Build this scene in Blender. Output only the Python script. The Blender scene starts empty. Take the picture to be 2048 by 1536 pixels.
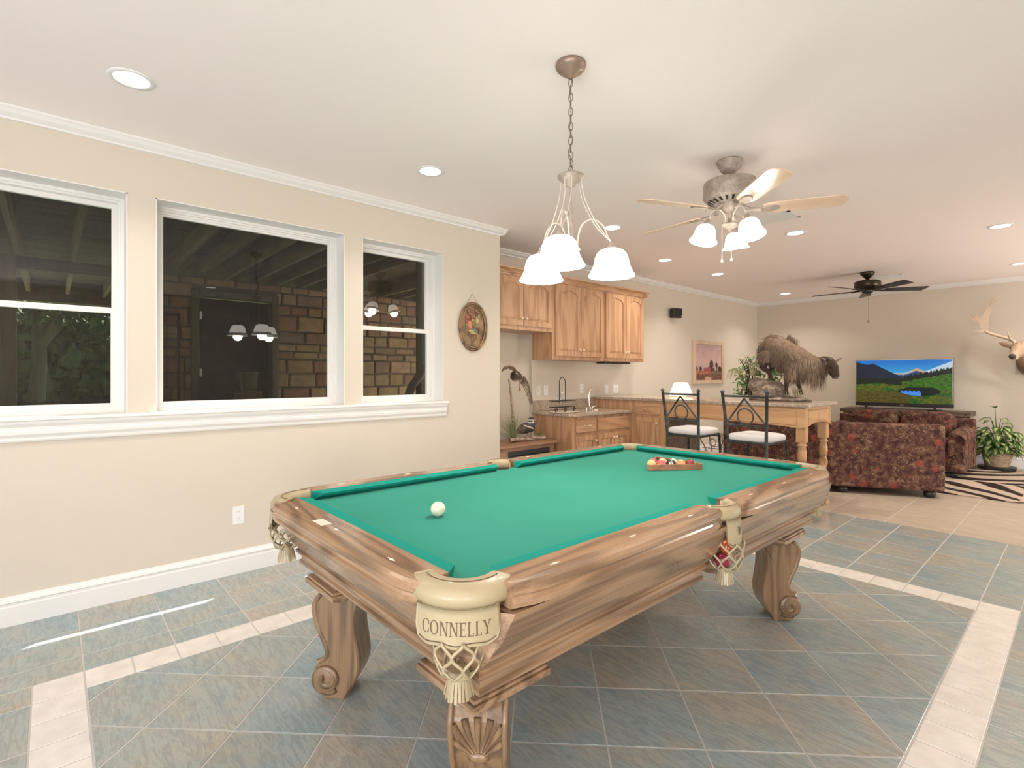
import bpy, bmesh, math, random
import numpy as np
from mathutils import Vector, Matrix, noise
PI = math.pi
S = bpy.context.scene
C = S.collection
random.seed(7)

# ---------------------------------------------------------------- camera
cam_d = bpy.data.cameras.new('camera')
cam = bpy.data.objects.new('camera', cam_d); C.objects.link(cam)
cam_d.sensor_width = 36; cam_d.lens = 1030/2048*36
cam_d.shift_y = -16/2048
cam_d.clip_start = .05; cam_d.clip_end = 300
cam.location = (3.82, 0, 1.326)
cam.rotation_euler = (PI/2, 0, .842)
S.camera = cam

# ---------------------------------------------------------------- world, sun, added area fills, exposure
S.view_settings.view_transform = 'Standard'
S.view_settings.look = 'None'
S.view_settings.gamma = 1
S.view_settings.use_curve_mapping = False
S.view_settings.exposure = 0.0
w = bpy.data.worlds.new('sky'); S.world = w; w.use_nodes = True
wn = w.node_tree.nodes; wl = w.node_tree.links
bg = wn['Background']; sk = wn.new('ShaderNodeTexSky')
sk.sky_type = 'NISHITA'; sk.sun_disc = False; sk.sun_elevation = math.radians(62); sk.sun_rotation = math.radians(-30)
wl.new(sk.outputs[0], bg.inputs[0]); bg.inputs[1].default_value = .42

def lamp(kind, name, loc, power, color=(1, 1, 1), **k):
    d = bpy.data.lights.new(name, kind); d.energy = power; d.color = color
    for a, b in k.items(): setattr(d, a, b)
    o = bpy.data.objects.new(name, d); C.objects.link(o); o.location = loc
    return o
sun = lamp('SUN', 'sun', (-3, 4, 12), 45.0, (1, .97, .9), angle=math.radians(.5))
sun.rotation_euler = Vector((.3, -.48, -1.1)).to_track_quat('-Z', 'Y').to_euler()
# daylight-coloured area fills added behind the camera, tilted up to brighten the ceiling
for dn, x, p in (('patio_ceiling_fill', 1.6, 12), ('patio_ceiling_fill', 4.4, 215)):
    a = lamp('AREA', dn, (x, -3.45, 1.0), p, (.93, .95, 1.0), shape='RECTANGLE', size=2.2, size_y=1.9)
    a.rotation_euler = Vector((0, 1, 1.5)).to_track_quat('-Z', 'Z').to_euler()
a = lamp('AREA', 'side_ceiling_fill', (6.95, 8.3, 1.2), 200, (1.0, .92, .84), shape='RECTANGLE', size=2.0, size_y=1.9)  # fill added beyond the unseen right wall, lifts the far ceiling
a.rotation_euler = Vector((-1, -.1, 1.1)).to_track_quat('-Z', 'Z').to_euler()
a = lamp('AREA', 'side_ceiling_fill', (6.95, -1.7, 1.2), 190, (1.0, .93, .88), shape='RECTANGLE', size=2.0, size_y=1.9)  # second added fill, lifts the ceiling near the camera
a.rotation_euler = Vector((-1, .35, 1.3)).to_track_quat('-Z', 'Z').to_euler()
WARM = (1.0, .85, .71)

# ---------------------------------------------------------------- helpers
ORG = {}
def thing(name, label, cat, loc=(0, 0, 0), rotz=0, group=None, kind=None):
    o = bpy.data.objects.new(name, None); C.objects.link(o); o.empty_display_size = .1
    o.location = loc; o.rotation_euler = (0, 0, rotz)
    tag(o, label, cat, group, kind); ORG[o.name] = Vector(loc)
    return o
def tag(o, label=None, cat=None, group=None, kind=None):
    if label: o['label'] = label
    if cat: o['category'] = cat
    if group: o['group'] = group
    if kind: o['kind'] = kind
    return o
def dup(o, parent=None, loc=None, rotz=None, label=None):
    c = o.copy(); C.objects.link(c)
    if parent: c.parent = parent
    if loc is not None: c.location = loc
    if rotz is not None: c.rotation_euler = (0, 0, rotz)
    if label: c['label'] = label
    for ch in list(o.children): dup(ch, c)
    return c

class G:
    """mesh collector; T maps local (a,b,c) to world"""
    def __init__(s, T=None): s.v = []; s.f = []; s.m = []; s.s = []; s.T = T
    def add(s, vs, fs, mi=0, smooth=False):
        b = len(s.v)
        for p in vs:
            s.v.append(tuple(s.T(p)) if s.T else tuple(p))
        for f in fs:
            s.f.append([b+i for i in f]); s.m.append(mi); s.s.append(smooth)
        return s
    def box(s, x0, y0, z0, x1, y1, z1, mi=0):
        x0, x1 = sorted((x0, x1)); y0, y1 = sorted((y0, y1)); z0, z1 = sorted((z0, z1))
        return s.add([(x0,y0,z0),(x1,y0,z0),(x1,y1,z0),(x0,y1,z0),(x0,y0,z1),(x1,y0,z1),(x1,y1,z1),(x0,y1,z1)],
              [(0,3,2,1),(4,5,6,7),(0,1,5,4),(1,2,6,5),(2,3,7,6),(3,0,4,7)], mi)
    def prism(s, poly, c0, c1, ax=2, mi=0, smooth=False, taper=None):
        n = len(poly)
        def P(a, b, c): return {2: (a, b, c), 1: (a, c, b), 0: (c, a, b)}[ax]
        top = poly
        if taper:
            cx = sum(p[0] for p in poly)/n; cy = sum(p[1] for p in poly)/n
            top = [(cx+(p[0]-cx)*taper, cy+(p[1]-cy)*taper) for p in poly]
        vs = [P(a, b, c0) for a, b in poly]+[P(a, b, c1) for a, b in top]
        fs = [list(range(n))[::-1], list(range(n, 2*n))]
        s.add(vs, fs, mi, False)
        b = len(s.v)-2*n
        for i in range(n):
            j = (i+1) % n
            s.f.append([b+i, b+j, b+n+j, b+n+i]); s.m.append(mi); s.s.append(smooth)
        return s
    def lathe(s, prof, c=(0, 0, 0), seg=24, axis='z', mi=0, smooth=True, cap=True, arc=None, sx=1, sy=1):
        vs = []; fs = []
        n = len(prof); full = arc is None
        a0, a1 = arc if arc else (0, 2*PI)
        k = seg if full else seg+1
        for i in range(k):
            t = a0+(a1-a0)*i/seg
            for r, z in prof:
                x, y = r*math.cos(t)*sx, r*math.sin(t)*sy
                p = (x, y, z) if axis == 'z' else ((z, x, y) if axis == 'x' else (y, z, x))
                vs.append((c[0]+p[0], c[1]+p[1], c[2]+p[2]))
        for i in range(seg):
            j = (i+1) % k
            for q in range(n-1):
                fs.append((i*n+q, j*n+q, j*n+q+1, i*n+q+1))
        s.add(vs, fs, mi, smooth)
        if cap and full:
            b = len(s.v)-len(vs)
            for q, rev in ((0, True), (n-1, False)):
                if prof[q][0] > 1e-5:
                    r = [b+i*n+q for i in range(k)]
                    s.f.append(r[::-1] if rev else r); s.m.append(mi); s.s.append(False)
        return s
    def tube(s, path, r, seg=8, closed=False, mi=0, smooth=True, flat=1.0, up=None, caps=True):
        P = [Vector(p) for p in path]; n = len(P)
        R = r if isinstance(r, (list, tuple)) else [r]*n
        vs = []; fs = []
        nrm = None
        for i in range(n):
            if closed: d = P[(i+1) % n]-P[i-1]
            else: d = P[min(i+1, n-1)]-P[max(i-1, 0)]
            if d.length < 1e-9: d = Vector((0, 0, 1))
            d.normalize()
            if up is not None: nrm = Vector(up)-d*Vector(up).dot(d)
            elif nrm is None:
                a = Vector((0, 0, 1)) if abs(d.z) < .9 else Vector((1, 0, 0))
                nrm = a-d*a.dot(d)
            else: nrm = nrm-d*nrm.dot(d)
            if nrm.length < .05: nrm = d.orthogonal()
            nrm.normalize(); b = d.cross(nrm)
            rr = R[i]; ra, rb = rr if isinstance(rr, (tuple, list)) else (rr*flat, rr)
            for k in range(seg):
                t = 2*PI*k/seg
                vs.append(P[i]+nrm*ra*math.cos(t)+b*rb*math.sin(t))
        for i in range(n if closed else n-1):
            j = (i+1) % n
            for k in range(seg):
                l = (k+1) % seg
                fs.append((i*seg+k, j*seg+k, j*seg+l, i*seg+l)[::-1])
        if caps and not closed:
            fs.append(tuple(range(seg))); fs.append(tuple(range((n-1)*seg, n*seg))[::-1])
        return s.add(vs, fs, mi, smooth)
    def ball(s, c, r, seg=12, rings=8, mi=0):
        r = r if isinstance(r, (tuple, list)) else (r, r, r)
        prof = [(math.sin(PI*i/rings), -math.cos(PI*i/rings)) for i in range(rings+1)]
        vs = []; fs = []
        vs.append((c[0], c[1], c[2]-r[2]))
        for i in range(1, rings):
            for k in range(seg):
                t = 2*PI*k/seg
                vs.append((c[0]+r[0]*prof[i][0]*math.cos(t), c[1]+r[1]*prof[i][0]*math.sin(t), c[2]+r[2]*prof[i][1]))
        vs.append((c[0], c[1], c[2]+r[2])); L = len(vs)-1
        for k in range(seg):
            l = (k+1) % seg
            fs.append((0, 1+l, 1+k)); fs.append((L, 1+(rings-2)*seg+k, 1+(rings-2)*seg+l))
            for i in range(rings-2):
                fs.append((1+i*seg+k, 1+i*seg+l, 1+(i+1)*seg+l, 1+(i+1)*seg+k))
        return s.add(vs, fs, mi, True)
    def build(s, name, mats, parent=None, bevel=0, sub=0, org=None, local=False, seg=2, cols=None, auto=None):
        me = bpy.data.meshes.new(name)
        o = Vector((0, 0, 0))
        if parent is not None and not local: o = ORG.get(parent.name, Vector((0, 0, 0)))
        elif org is not None: o = Vector(org)
        vv = [(p[0]-o.x, p[1]-o.y, p[2]-o.z) for p in s.v]
        me.from_pydata(vv, [], s.f)
        if not isinstance(mats, (list, tuple)): mats = [mats]
        for m in mats: me.materials.append(m)
        if len(mats) > 1: me.polygons.foreach_set('material_index', s.m)
        me.polygons.foreach_set('use_smooth', s.s)
        if cols is not None:
            at = me.color_attributes.new('Col', 'FLOAT_COLOR', 'POINT')
            at.data.foreach_set('color', np.asarray(cols, dtype=np.float32).ravel())
        me.update()
        ob = bpy.data.objects.new(name, me); C.objects.link(ob)
        if parent is not None:
            ob.parent = parent; ORG[ob.name] = o
        elif org is not None: ob.location = org; ORG[ob.name] = o
        if bevel:
            b = ob.modifiers.new('b', 'BEVEL'); b.width = bevel; b.segments = seg; b.limit_method = 'ANGLE'; b.angle_limit = math.radians(40)
        if sub:
            b = ob.modifiers.new('s', 'SUBSURF'); b.levels = sub; b.render_levels = sub
        return ob

def frameT(o, u, v, n):
    o, u, v, n = map(Vector, (o, u, v, n))
    return lambda p: o+u*p[0]+v*p[1]+n*p[2]
def plusX(x, y, z): return frameT((x, y, z), (0, 1, 0), (0, 0, 1), (1, 0, 0))     # face looking to +X
def minusY(x, y, z): return frameT((x, y, z), (1, 0, 0), (0, 0, 1), (0, -1, 0))   # face looking to -Y
def arcpts(cx, cy, r, a0, a1, n, ry=None):
    ry = ry or r
    return [(cx+r*math.cos(a0+(a1-a0)*i/n), cy+ry*math.sin(a0+(a1-a0)*i/n)) for i in range(n+1)]
def catmull(pts, k=6, closed=False):
    P = [Vector(p) for p in pts]; out = []; n = len(P)
    rng = range(n if closed else n-1)
    for i in rng:
        p0 = P[i-1] if (i > 0 or closed) else P[0]; p1 = P[i]; p2 = P[(i+1) % n]
        p3 = P[(i+2) % n] if (i+2 < n or closed) else P[-1]
        for j in range(k):
            t = j/k
            out.append(.5*((2*p1)+(-p0+p2)*t+(2*p0-5*p1+4*p2-p3)*t*t+(-p0+3*p1-3*p2+p3)*t**3))
    if not closed: out.append(P[-1])
    return out

# ---------------------------------------------------------------- materials
MAT = {}
def mat(name, col=(.8, .8, .8), rough=.5, metal=0, spec=None, coat=0, emit=None, es=0, bump=None, alpha=None):
    m = bpy.data.materials.new(name); m.use_nodes = True
    p = m.node_tree.nodes['Principled BSDF']
    p.inputs['Base Color'].default_value = (*col, 1); p.inputs['Roughness'].default_value = rough
    p.inputs['Metallic'].default_value = metal
    if spec is not None: p.inputs['Specular IOR Level'].default_value = spec
    if coat: p.inputs['Coat Weight'].default_value = coat; p.inputs['Coat Roughness'].default_value = .12
    if emit: p.inputs['Emission Color'].default_value = (*emit, 1); p.inputs['Emission Strength'].default_value = es
    if bump: addbump(m, *bump)
    MAT[name] = m
    return m
def nd(m, t, **k):
    n = m.node_tree.nodes.new(t)
    for a, b in k.items():
        if a.startswith('i_'): n.inputs[a[2:].replace('_', ' ')].default_value = b
        else: setattr(n, a, b)
    return n
def lk(m, a, b): m.node_tree.links.new(a, b)
def bs(m): return m.node_tree.nodes['Principled BSDF']
def coords(m, scale=(1, 1, 1), rot=(0, 0, 0), kind='Object', rnd=0):
    tc = nd(m, 'ShaderNodeTexCoord'); mp = nd(m, 'ShaderNodeMapping')
    mp.inputs['Scale'].default_value = scale; mp.inputs['Rotation'].default_value = rot
    src = tc.outputs[kind]
    if rnd:
        oi = nd(m, 'ShaderNodeObjectInfo'); mu = nd(m, 'ShaderNodeVectorMath', operation='SCALE')
        cb = nd(m, 'ShaderNodeCombineXYZ')
        for i in range(3): lk(m, oi.outputs['Random'], cb.inputs[i])
        lk(m, cb.outputs[0], mu.inputs[0]); mu.inputs['Scale'].default_value = rnd
        ad = nd(m, 'ShaderNodeVectorMath', operation='ADD'); lk(m, src, ad.inputs[0]); lk(m, mu.outputs[0], ad.inputs[1]); src = ad.outputs[0]
    lk(m, src, mp.inputs[0])
    return mp.outputs[0]
def ntex(m, vec, scale=5, detail=3, rough=.5, dist=0):
    n = nd(m, 'ShaderNodeTexNoise'); n.inputs['Scale'].default_value = scale; n.inputs['Detail'].default_value = detail
    n.inputs['Roughness'].default_value = rough; n.inputs['Distortion'].default_value = dist
    lk(m, vec, n.inputs['Vector']); return n.outputs['Fac']
def ramp(m, fac, stops, interp='LINEAR'):
    r = nd(m, 'ShaderNodeValToRGB'); r.color_ramp.interpolation = interp
    e = r.color_ramp.elements
    while len(e) < len(stops): e.new(.5)
    for x, (p, c) in zip(e, stops): x.position = p; x.color = (*c, 1)
    lk(m, fac, r.inputs[0]); return r.outputs[0]
def mth(m, op, a, b=None, c=None):
    n = nd(m, 'ShaderNodeMath', operation=op)
    for i, x in enumerate((a, b, c)):
        if x is None: continue
        if isinstance(x, (int, float)): n.inputs[i].default_value = x
        else: lk(m, x, n.inputs[i])
    return n.outputs[0]
def mix(m, fac, a, b, mode='MIX'):
    n = nd(m, 'ShaderNodeMix', data_type='RGBA', blend_type=mode)
    for i, x in ((0, fac), (6, a), (7, b)):
        if isinstance(x, (int, float)): n.inputs[i].default_value = x
        elif isinstance(x, tuple): n.inputs[i].default_value = (*x, 1)
        else: lk(m, x, n.inputs[i])
    return n.outputs[2]
def setbump(m, h, strength=.3, dist=.01):
    b = nd(m, 'ShaderNodeBump'); b.inputs['Strength'].default_value = strength; b.inputs['Distance'].default_value = dist
    lk(m, h, b.inputs['Height']); lk(m, b.outputs[0], bs(m).inputs['Normal'])
def addbump(m, scale=60, strength=.3, dist=.003, detail=3):
    setbump(m, ntex(m, coords(m), scale, detail), strength, dist)
def wood(name, light, dark, axis='z', rough=.4, coat=0, freq=34, s=1.0, rnd=3):
    m = mat(name, light, rough, coat=coat)
    k = {'x': (1, 9, 9), 'y': (9, 1, 9), 'z': (9, 9, 1)}[axis]
    sc = tuple(s*a*.55 for a in k)
    v = coords(m, sc, rnd=rnd)
    n = ntex(m, v, 1.0, 2, .45)
    sn = mth(m, 'SINE', mth(m, 'MULTIPLY', n, freq))
    g = ramp(m, mth(m, 'MULTIPLY_ADD', sn, .5, .5), [(0, dark), (.35, tuple(.5*(a+b) for a, b in zip(light, dark))), (.75, light), (1, light)])
    k2 = {'x': (3, 160, 160), 'y': (160, 3, 160), 'z': (160, 160, 3)}[axis]
    f = ntex(m, coords(m, k2, rnd=rnd), 1.0, 2)
    c = mix(m, .35, g, ramp(m, f, [(.3, dark), (.6, light)]))
    lk(m, c, bs(m).inputs['Base Color'])
    setbump(m, f, .12, .001)
    return m
def vcol(name, rough=.5, emit=0, spec=.5):
    m = mat(name, (.5, .5, .5), rough, spec=spec)
    a = nd(m, 'ShaderNodeAttribute', attribute_name='Col')
    lk(m, a.outputs['Color'], bs(m).inputs['Base Color'])
    if emit:
        lk(m, a.outputs['Color'], bs(m).inputs['Emission Color']); bs(m).inputs['Emission Strength'].default_value = emit
        bs(m).inputs['Base Color'].default_value = (0, 0, 0, 1)
        for l in list(m.node_tree.links):
            if l.to_socket == bs(m).inputs['Base Color']: m.node_tree.links.remove(l)
        bs(m).inputs['Base Color'].default_value = (.01, .01, .01, 1)
    return m

mat('wall_paint', (.63, .565, .475), .85, bump=(90, .12, .002, 4))
mat('white_paint', (.76, .75, .725), .38)
m = mat('ceiling_paint', (.93, .855, .825), .9)
v = coords(m); n1 = ntex(m, v, 9, 4, .6); setbump(m, mth(m, 'GREATER_THAN', n1, .58), .10, .002)
m = mat('slate_tile', (.2, .23, .23), .22)
v = coords(m, rnd=9)
n1 = ntex(m, v, 3.5, 5, .62, .6); n2 = ntex(m, coords(m, (3, 14, 3), (0, 0, .6), rnd=5), 3, 5, .65, 1.2)
oi = nd(m, 'ShaderNodeObjectInfo')
tone = mth(m, 'MULTIPLY_ADD', oi.outputs['Random'], .26, mth(m, 'MULTIPLY_ADD', n1, .9, .08))
c = ramp(m, tone, [(.35, (.24, .33, .355)), (.58, (.325, .38, .37)), (.85, (.42, .38, .31))])
c = mix(m, ramp(m, n2, [(.42, (.35, .35, .35)), (.56, (0, 0, 0))]), c, (.155, .19, .205))
lk(m, c, bs(m).inputs['Base Color'])
h = ntex(m, coords(m, (1, 2.2, 1), (0, 0, .5), rnd=5), 22, 5, .6, .8)
setbump(m, h, .40, .005)
lk(m, ramp(m, h, [(.3, (.24,)*3), (.7, (.08,)*3)]), bs(m).inputs['Roughness'])
m = mat('cream_tile', (.62, .56, .49), .4)
n1 = ntex(m, coords(m, rnd=9), 12, 5); lk(m, ramp(m, n1, [(.3, (.64, .595, .54)), (.7, (.78, .735, .68))]), bs(m).inputs['Base Color'])
setbump(m, ntex(m, coords(m, rnd=5), 40, 4), .25, .003)
m = mat('beige_tile', (.5, .38, .28), .42)
n1 = ntex(m, coords(m, (1, 3, 1), rnd=9), 4, 5, .6, .5); lk(m, ramp(m, n1, [(.3, (.40, .325, .245)), (.7, (.51, .43, .335))]), bs(m).inputs['Base Color'])
mat('grout', (.50, .48, .455), .55, bump=(200, .3, .002))
wood('rail_oak', (.39, .24, .135), (.15, .085, .047), 'y', .26, coat=.4, freq=60, s=.9)
wood('rail_oak_cross', (.39, .24, .135), (.15, .085, .047), 'x', .26, coat=.4, freq=60, s=.9)
wood('leg_oak', (.29, .18, .095), (.12, .07, .038), 'z', .32, coat=.3, freq=60, s=1.2)
wood('cabinet_oak', (.56, .335, .19), (.37, .195, .10), 'z', .36, coat=.15, freq=46)
wood('cabinet_oak_y', (.56, .335, .19), (.37, .195, .10), 'y', .36, coat=.15, freq=46)
wood('cabinet_oak_x', (.56, .335, .19), (.39, .21, .11), 'x', .36, coat=.15, freq=46)
wood('light_oak_x', (.62, .37, .19), (.47, .26, .125), 'x', .36, coat=.15, freq=30)
wood('light_oak', (.62, .37, .19), (.47, .26, .125), 'z', .36, coat=.15, freq=30)
wood('rustic_wood', (.16, .10, .065), (.07, .042, .028), 'x', .6)
wood('deck_lumber', (.20, .155, .085), (.10, .075, .04), 'x', .85, freq=20)
wood('deck_lumber_y', (.13, .095, .055), (.06, .045, .028), 'y', .85, freq=20)
wood('post_lumber', (.17, .14, .07), (.09, .075, .04), 'z', .85, freq=20)
wood('blade_pine', (.74, .57, .43), (.66, .48, .34), 'x', .22, coat=.4, freq=16, rnd=1)
wood('blade_dark', (.055, .038, .028), (.03, .022, .016), 'x', .35, freq=20)
m = mat('felt', (.05, .36, .25), .95, spec=.15)
n1 = ntex(m, coords(m), 1.3, 3); f2 = ntex(m, coords(m), 700, 2)
lk(m, mix(m, .12, ramp(m, n1, [(.3, (.020, .225, .168)), (.7, (.030, .268, .205))]), ramp(m, f2, [(.3, (.01, .2, .15)), (.7, (.06, .44, .35))])), bs(m).inputs['Base Color'])
bs(m).inputs['Sheen Weight'].default_value = .05
mat('cushion_cloth', (.014, .27, .22), .95, spec=.12)
m = mat('leather', (.42, .345, .21), .42, bump=(60, .35, .003, 5)); bs(m).inputs['Coat Weight'].default_value = .15
mat('leather_tan', (.42, .25, .15), .4, bump=(60, .3, .003, 5))
mat('leather_ink', (.13, .085, .045), .6)
mat('ivory', (.80, .72, .60), .3)
mat('dark_gap', (.012, .010, .009), .8)
mat('black_plastic', (.018, .017, .017), .35)
mat('black_metal', (.02, .018, .017), .4, .6)
mat('brass', (.85, .70, .52), .3, .45)
m = mat('wrought_iron', (.045, .055, .052), .55, .35)
n1 = ntex(m, coords(m), 25, 4); lk(m, ramp(m, n1, [(.35, (.03, .037, .036)), (.7, (.085, .10, .095))]), bs(m).inputs['Base Color'])
mat('seat_fabric', (.62, .60, .60), .9, bump=(400, .2, .001))
m = mat('granite', (.45, .38, .31), .16)
v = coords(m, (1, 1.6, 1)); n1 = ntex(m, v, 55, 6, .75); n2 = ntex(m, v, 7, 4, .6, 1.5)
c = ramp(m, n1, [(.30, (.10, .085, .075)), (.42, (.30, .24, .19)), (.55, (.50, .42, .34)), (.75, (.62, .55, .46))])
c = mix(m, ramp(m, n2, [(.4, (0, 0, 0)), (.65, (.55, .55, .55))]), c, (.33, .215, .14)); lk(m, c, bs(m).inputs['Base Color'])
m = mat('weathered_metal', (.36, .30, .25), .55, .25)
n1 = ntex(m, coords(m), 30, 5, .7); lk(m, ramp(m, n1, [(.3, (.27, .215, .175)), (.7, (.48, .42, .36))]), bs(m).inputs['Base Color'])
mat('bronze_wash', (.30, .215, .165), .4, .5, bump=(60, .2, .002))
mat('chain_metal', (.22, .18, .145), .4, .6)
mat('cream_metal', (.60, .53, .45), .5, .1)
m = mat('oil_bronze', (.05, .038, .026), .35, .7)
mat('chrome', (.7, .66, .6), .15, 1)
mat('lit_glass', (.9, .88, .82), .3, emit=(1, .91, .82), es=7.5)
mat('lit_shade', (.9, .85, .75), .7, emit=(1, .83, .62), es=.62)
mat('dim_glow_lip', (.9, .88, .82), .3, emit=(1, .94, .85), es=.72)  # rim dimmer than the bell, light falloff set in its emission
mat('downlight', (1, 1, 1), .5, emit=(1, .95, .86), es=9)
mat('bulb', (1, 1, 1), .5, emit=(1, .88, .7), es=30)
mat('switch_plate', (.74, .70, .63), .4)
mat('bisque', (.72, .62, .48), .3)
mat('white_plate', (.8, .8, .78), .35)

m = bpy.data.materials.new('window_glass'); m.use_nodes = True; MAT['window_glass'] = m
nt = m.node_tree; nt.nodes.remove(nt.nodes['Principled BSDF'])
tr = nd(m, 'ShaderNodeBsdfTransparent'); gl = nd(m, 'ShaderNodeBsdfGlossy'); gl.inputs['Roughness'].default_value = .0
fr = nd(m, 'ShaderNodeLayerWeight'); fr.inputs[0].default_value = .5; mx = nd(m, 'ShaderNodeMixShader')
lk(m, mth(m, 'MULTIPLY_ADD', mth(m, 'POWER', fr.outputs['Facing'], 5), .9, .038), mx.inputs[0]); lk(m, tr.outputs[0], mx.inputs[1]); lk(m, gl.outputs[0], mx.inputs[2]); lk(m, mx.outputs[0], nt.nodes['Material Output'].inputs[0])
m = bpy.data.materials.new('solar_screen'); m.use_nodes = True; MAT['solar_screen'] = m
nt = m.node_tree; p = nt.nodes['Principled BSDF']
v = coords(m, (1, 260, 14)); n1 = ntex(m, v, 1, 3, .7); v2 = coords(m, (1, 1, 1)); n2 = ntex(m, v2, 260, 2, .5)
sp = mth(m, 'GREATER_THAN', n2, .72)
lk(m, mix(m, mth(m, 'MAXIMUM', ramp(m, n1, [(.5, (0, 0, 0)), (.85, (1, 1, 1))]), sp), (.004, .0035, .003), (.085, .08, .068)), p.inputs['Base Color'])
p.inputs['Roughness'].default_value = .9; p.inputs['Specular IOR Level'].default_value = .1
tr = nd(m, 'ShaderNodeBsdfTransparent'); mx = nd(m, 'ShaderNodeMixShader'); mx.inputs[0].default_value = .66
lk(m, tr.outputs[0], mx.inputs[1]); lk(m, p.outputs[0], mx.inputs[2]); lk(m, mx.outputs[0], nt.nodes['Material Output'].inputs[0])
m = bpy.data.materials.new('clear_glass'); m.use_nodes = True; MAT['clear_glass'] = m
nt = m.node_tree; nt.nodes.remove(nt.nodes['Principled BSDF'])
tr = nd(m, 'ShaderNodeBsdfTransparent'); tr.inputs[0].default_value = (.93, .955, .96, 1); gl = nd(m, 'ShaderNodeBsdfGlossy'); gl.inputs['Roughness'].default_value = .03
fr = nd(m, 'ShaderNodeLayerWeight'); fr.inputs[0].default_value = .5; mx = nd(m, 'ShaderNodeMixShader')
lk(m, mth(m, 'MULTIPLY_ADD', mth(m, 'POWER', fr.outputs['Facing'], 3), .7, .08), mx.inputs[0]); lk(m, tr.outputs[0], mx.inputs[1]); lk(m, gl.outputs[0], mx.inputs[2]); lk(m, mx.outputs[0], nt.nodes['Material Output'].inputs[0])

# floral tapestry upholstery
m = mat('floral_tapestry', (.12, .07, .06), .95, spec=.1)
v = coords(m)
vo = nd(m, 'ShaderNodeTexVoronoi'); vo.inputs['Scale'].default_value = 7.5; lk(m, v, vo.inputs['Vector'])
vs = nd(m, 'ShaderNodeTexVoronoi'); vs.inputs['Scale'].default_value = 42; lk(m, v, vs.inputs['Vector'])
n1 = ntex(m, v, 16, 5, .7, .5); n2 = ntex(m, v, 3.2, 2)
base = ramp(m, n1, [(.32, (.035, .018, .019)), (.46, (.09, .042, .037)), (.56, (.15, .082, .058)), (.68, (.28, .175, .11))])
pet = mth(m, 'LESS_THAN', mth(m, 'ADD', vo.outputs['Distance'], mth(m, 'MULTIPLY', n1, .35)), .46)
sel = nd(m, 'ShaderNodeSeparateColor'); lk(m, vo.outputs['Color'], sel.inputs[0])
red = mth(m, 'MULTIPLY', pet, mth(m, 'GREATER_THAN', sel.outputs[0], .42))
tan = mth(m, 'MULTIPLY', pet, mth(m, 'LESS_THAN', sel.outputs[0], .22))
c = mix(m, mth(m, 'MULTIPLY', red, .85), base, ramp(m, n1, [(.35, (.20, .04, .037)), (.65, (.36, .09, .07))]))
ring = mth(m, 'GREATER_THAN', mth(m, 'SINE', mth(m, 'MULTIPLY', vo.outputs['Distance'], 60)), 0)
c = mix(m, mth(m, 'MULTIPLY', mth(m, 'MULTIPLY', tan, ring), .8), c, (.25, .18, .115))
dots = mth(m, 'MULTIPLY', mth(m, 'LESS_THAN', vs.outputs['Distance'], .3), mth(m, 'GREATER_THAN', n2, .54))
c = mix(m, mth(m, 'MULTIPLY', dots, .7), c, (.32, .22, .12))
lk(m, c, bs(m).inputs['Base Color']); setbump(m, n1, .4, .004)

# ================================================================ room shell
YB = 10.35; XR = 6.6; Y0 = -3.2; ZC = 2.75
def struct(name, g, mt, **k): return tag(g.build(name, mt, **k), kind='structure')
CA, SA = math.cos(.842), math.sin(.842)
def inframe(x, y, z, pad=0):
    dx, dy = x-3.82, y; Z = -SA*dx+CA*dy
    if Z < .1: return False
    u = (CA*dx+SA*dy)/Z*1030+1024; v = 752-(z-1.326)/Z*1030
    return -pad < u < 2048+pad and -pad < v < 1536+pad

floor = struct('floor', G().box(-.58, Y0, -.12, XR, YB, -.0016), MAT['grout'])
ORG['floor'] = Vector((0, 0, 0))
def inset(poly, d):
    n = len(poly); out = []
    ar = sum(poly[i][0]*poly[(i+1) % n][1]-poly[(i+1) % n][0]*poly[i][1] for i in range(n))
    if ar < 0: poly = poly[::-1]
    for i in range(n):
        p0, p1, p2 = (Vector(poly[i-1]), Vector(poly[i]), Vector(poly[(i+1) % n]))
        a = (p1-p0).normalized(); b = (p2-p1).normalized()
        na = Vector((-a.y, a.x)); nb = Vector((-b.y, b.x))
        q = na+nb; L = q.dot(na)
        out.append(tuple(p1+q*(d/max(L, .25))) if q.length > 1e-6 else tuple(p1+na*d))
    return out
def clip(poly, x0, y0, x1, y1):
    def cut(P, f):
        out = []
        for i in range(len(P)):
            a, b = P[i-1], P[i]; fa, fb = f(a), f(b)
            if (fa >= 0) != (fb >= 0):
                t = fa/(fa-fb); out.append((a[0]+(b[0]-a[0])*t, a[1]+(b[1]-a[1])*t))
            if fb >= 0: out.append(b)
        return out
    for f in (lambda p: p[0]-x0, lambda p: x1-p[0], lambda p: p[1]-y0, lambda p: y1-p[1]):
        if poly: poly = cut(poly, f)
    Q = []
    for p in poly:
        if not Q or (abs(p[0]-Q[-1][0])+abs(p[1]-Q[-1][1])) > .004: Q.append(p)
    if len(Q) > 1 and abs(Q[0][0]-Q[-1][0])+abs(Q[0][1]-Q[-1][1]) < .004: Q.pop()
    return Q if len(Q) > 2 else []
def area(P): return abs(sum(P[i-1][0]*P[i][1]-P[i][0]*P[i-1][1] for i in range(len(P))))/2
def slab(g, poly, z0, z1, gap=.003, cham=.0018):
    a = inset(poly, gap); b = inset(poly, gap+cham); n = len(a)
    g.add([(*p, z0) for p in a]+[(*p, z1-cham) for p in a]+[(*p, z1) for p in b],
          [list(range(2*n, 3*n))]+[(i, (i+1) % n, n+(i+1) % n, n+i) for i in range(n)]+[(n+i, n+(i+1) % n, 2*n+(i+1) % n, 2*n+i) for i in range(n)])
restS, restC, restB = G(), G(), G()
NT = [0]
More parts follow.
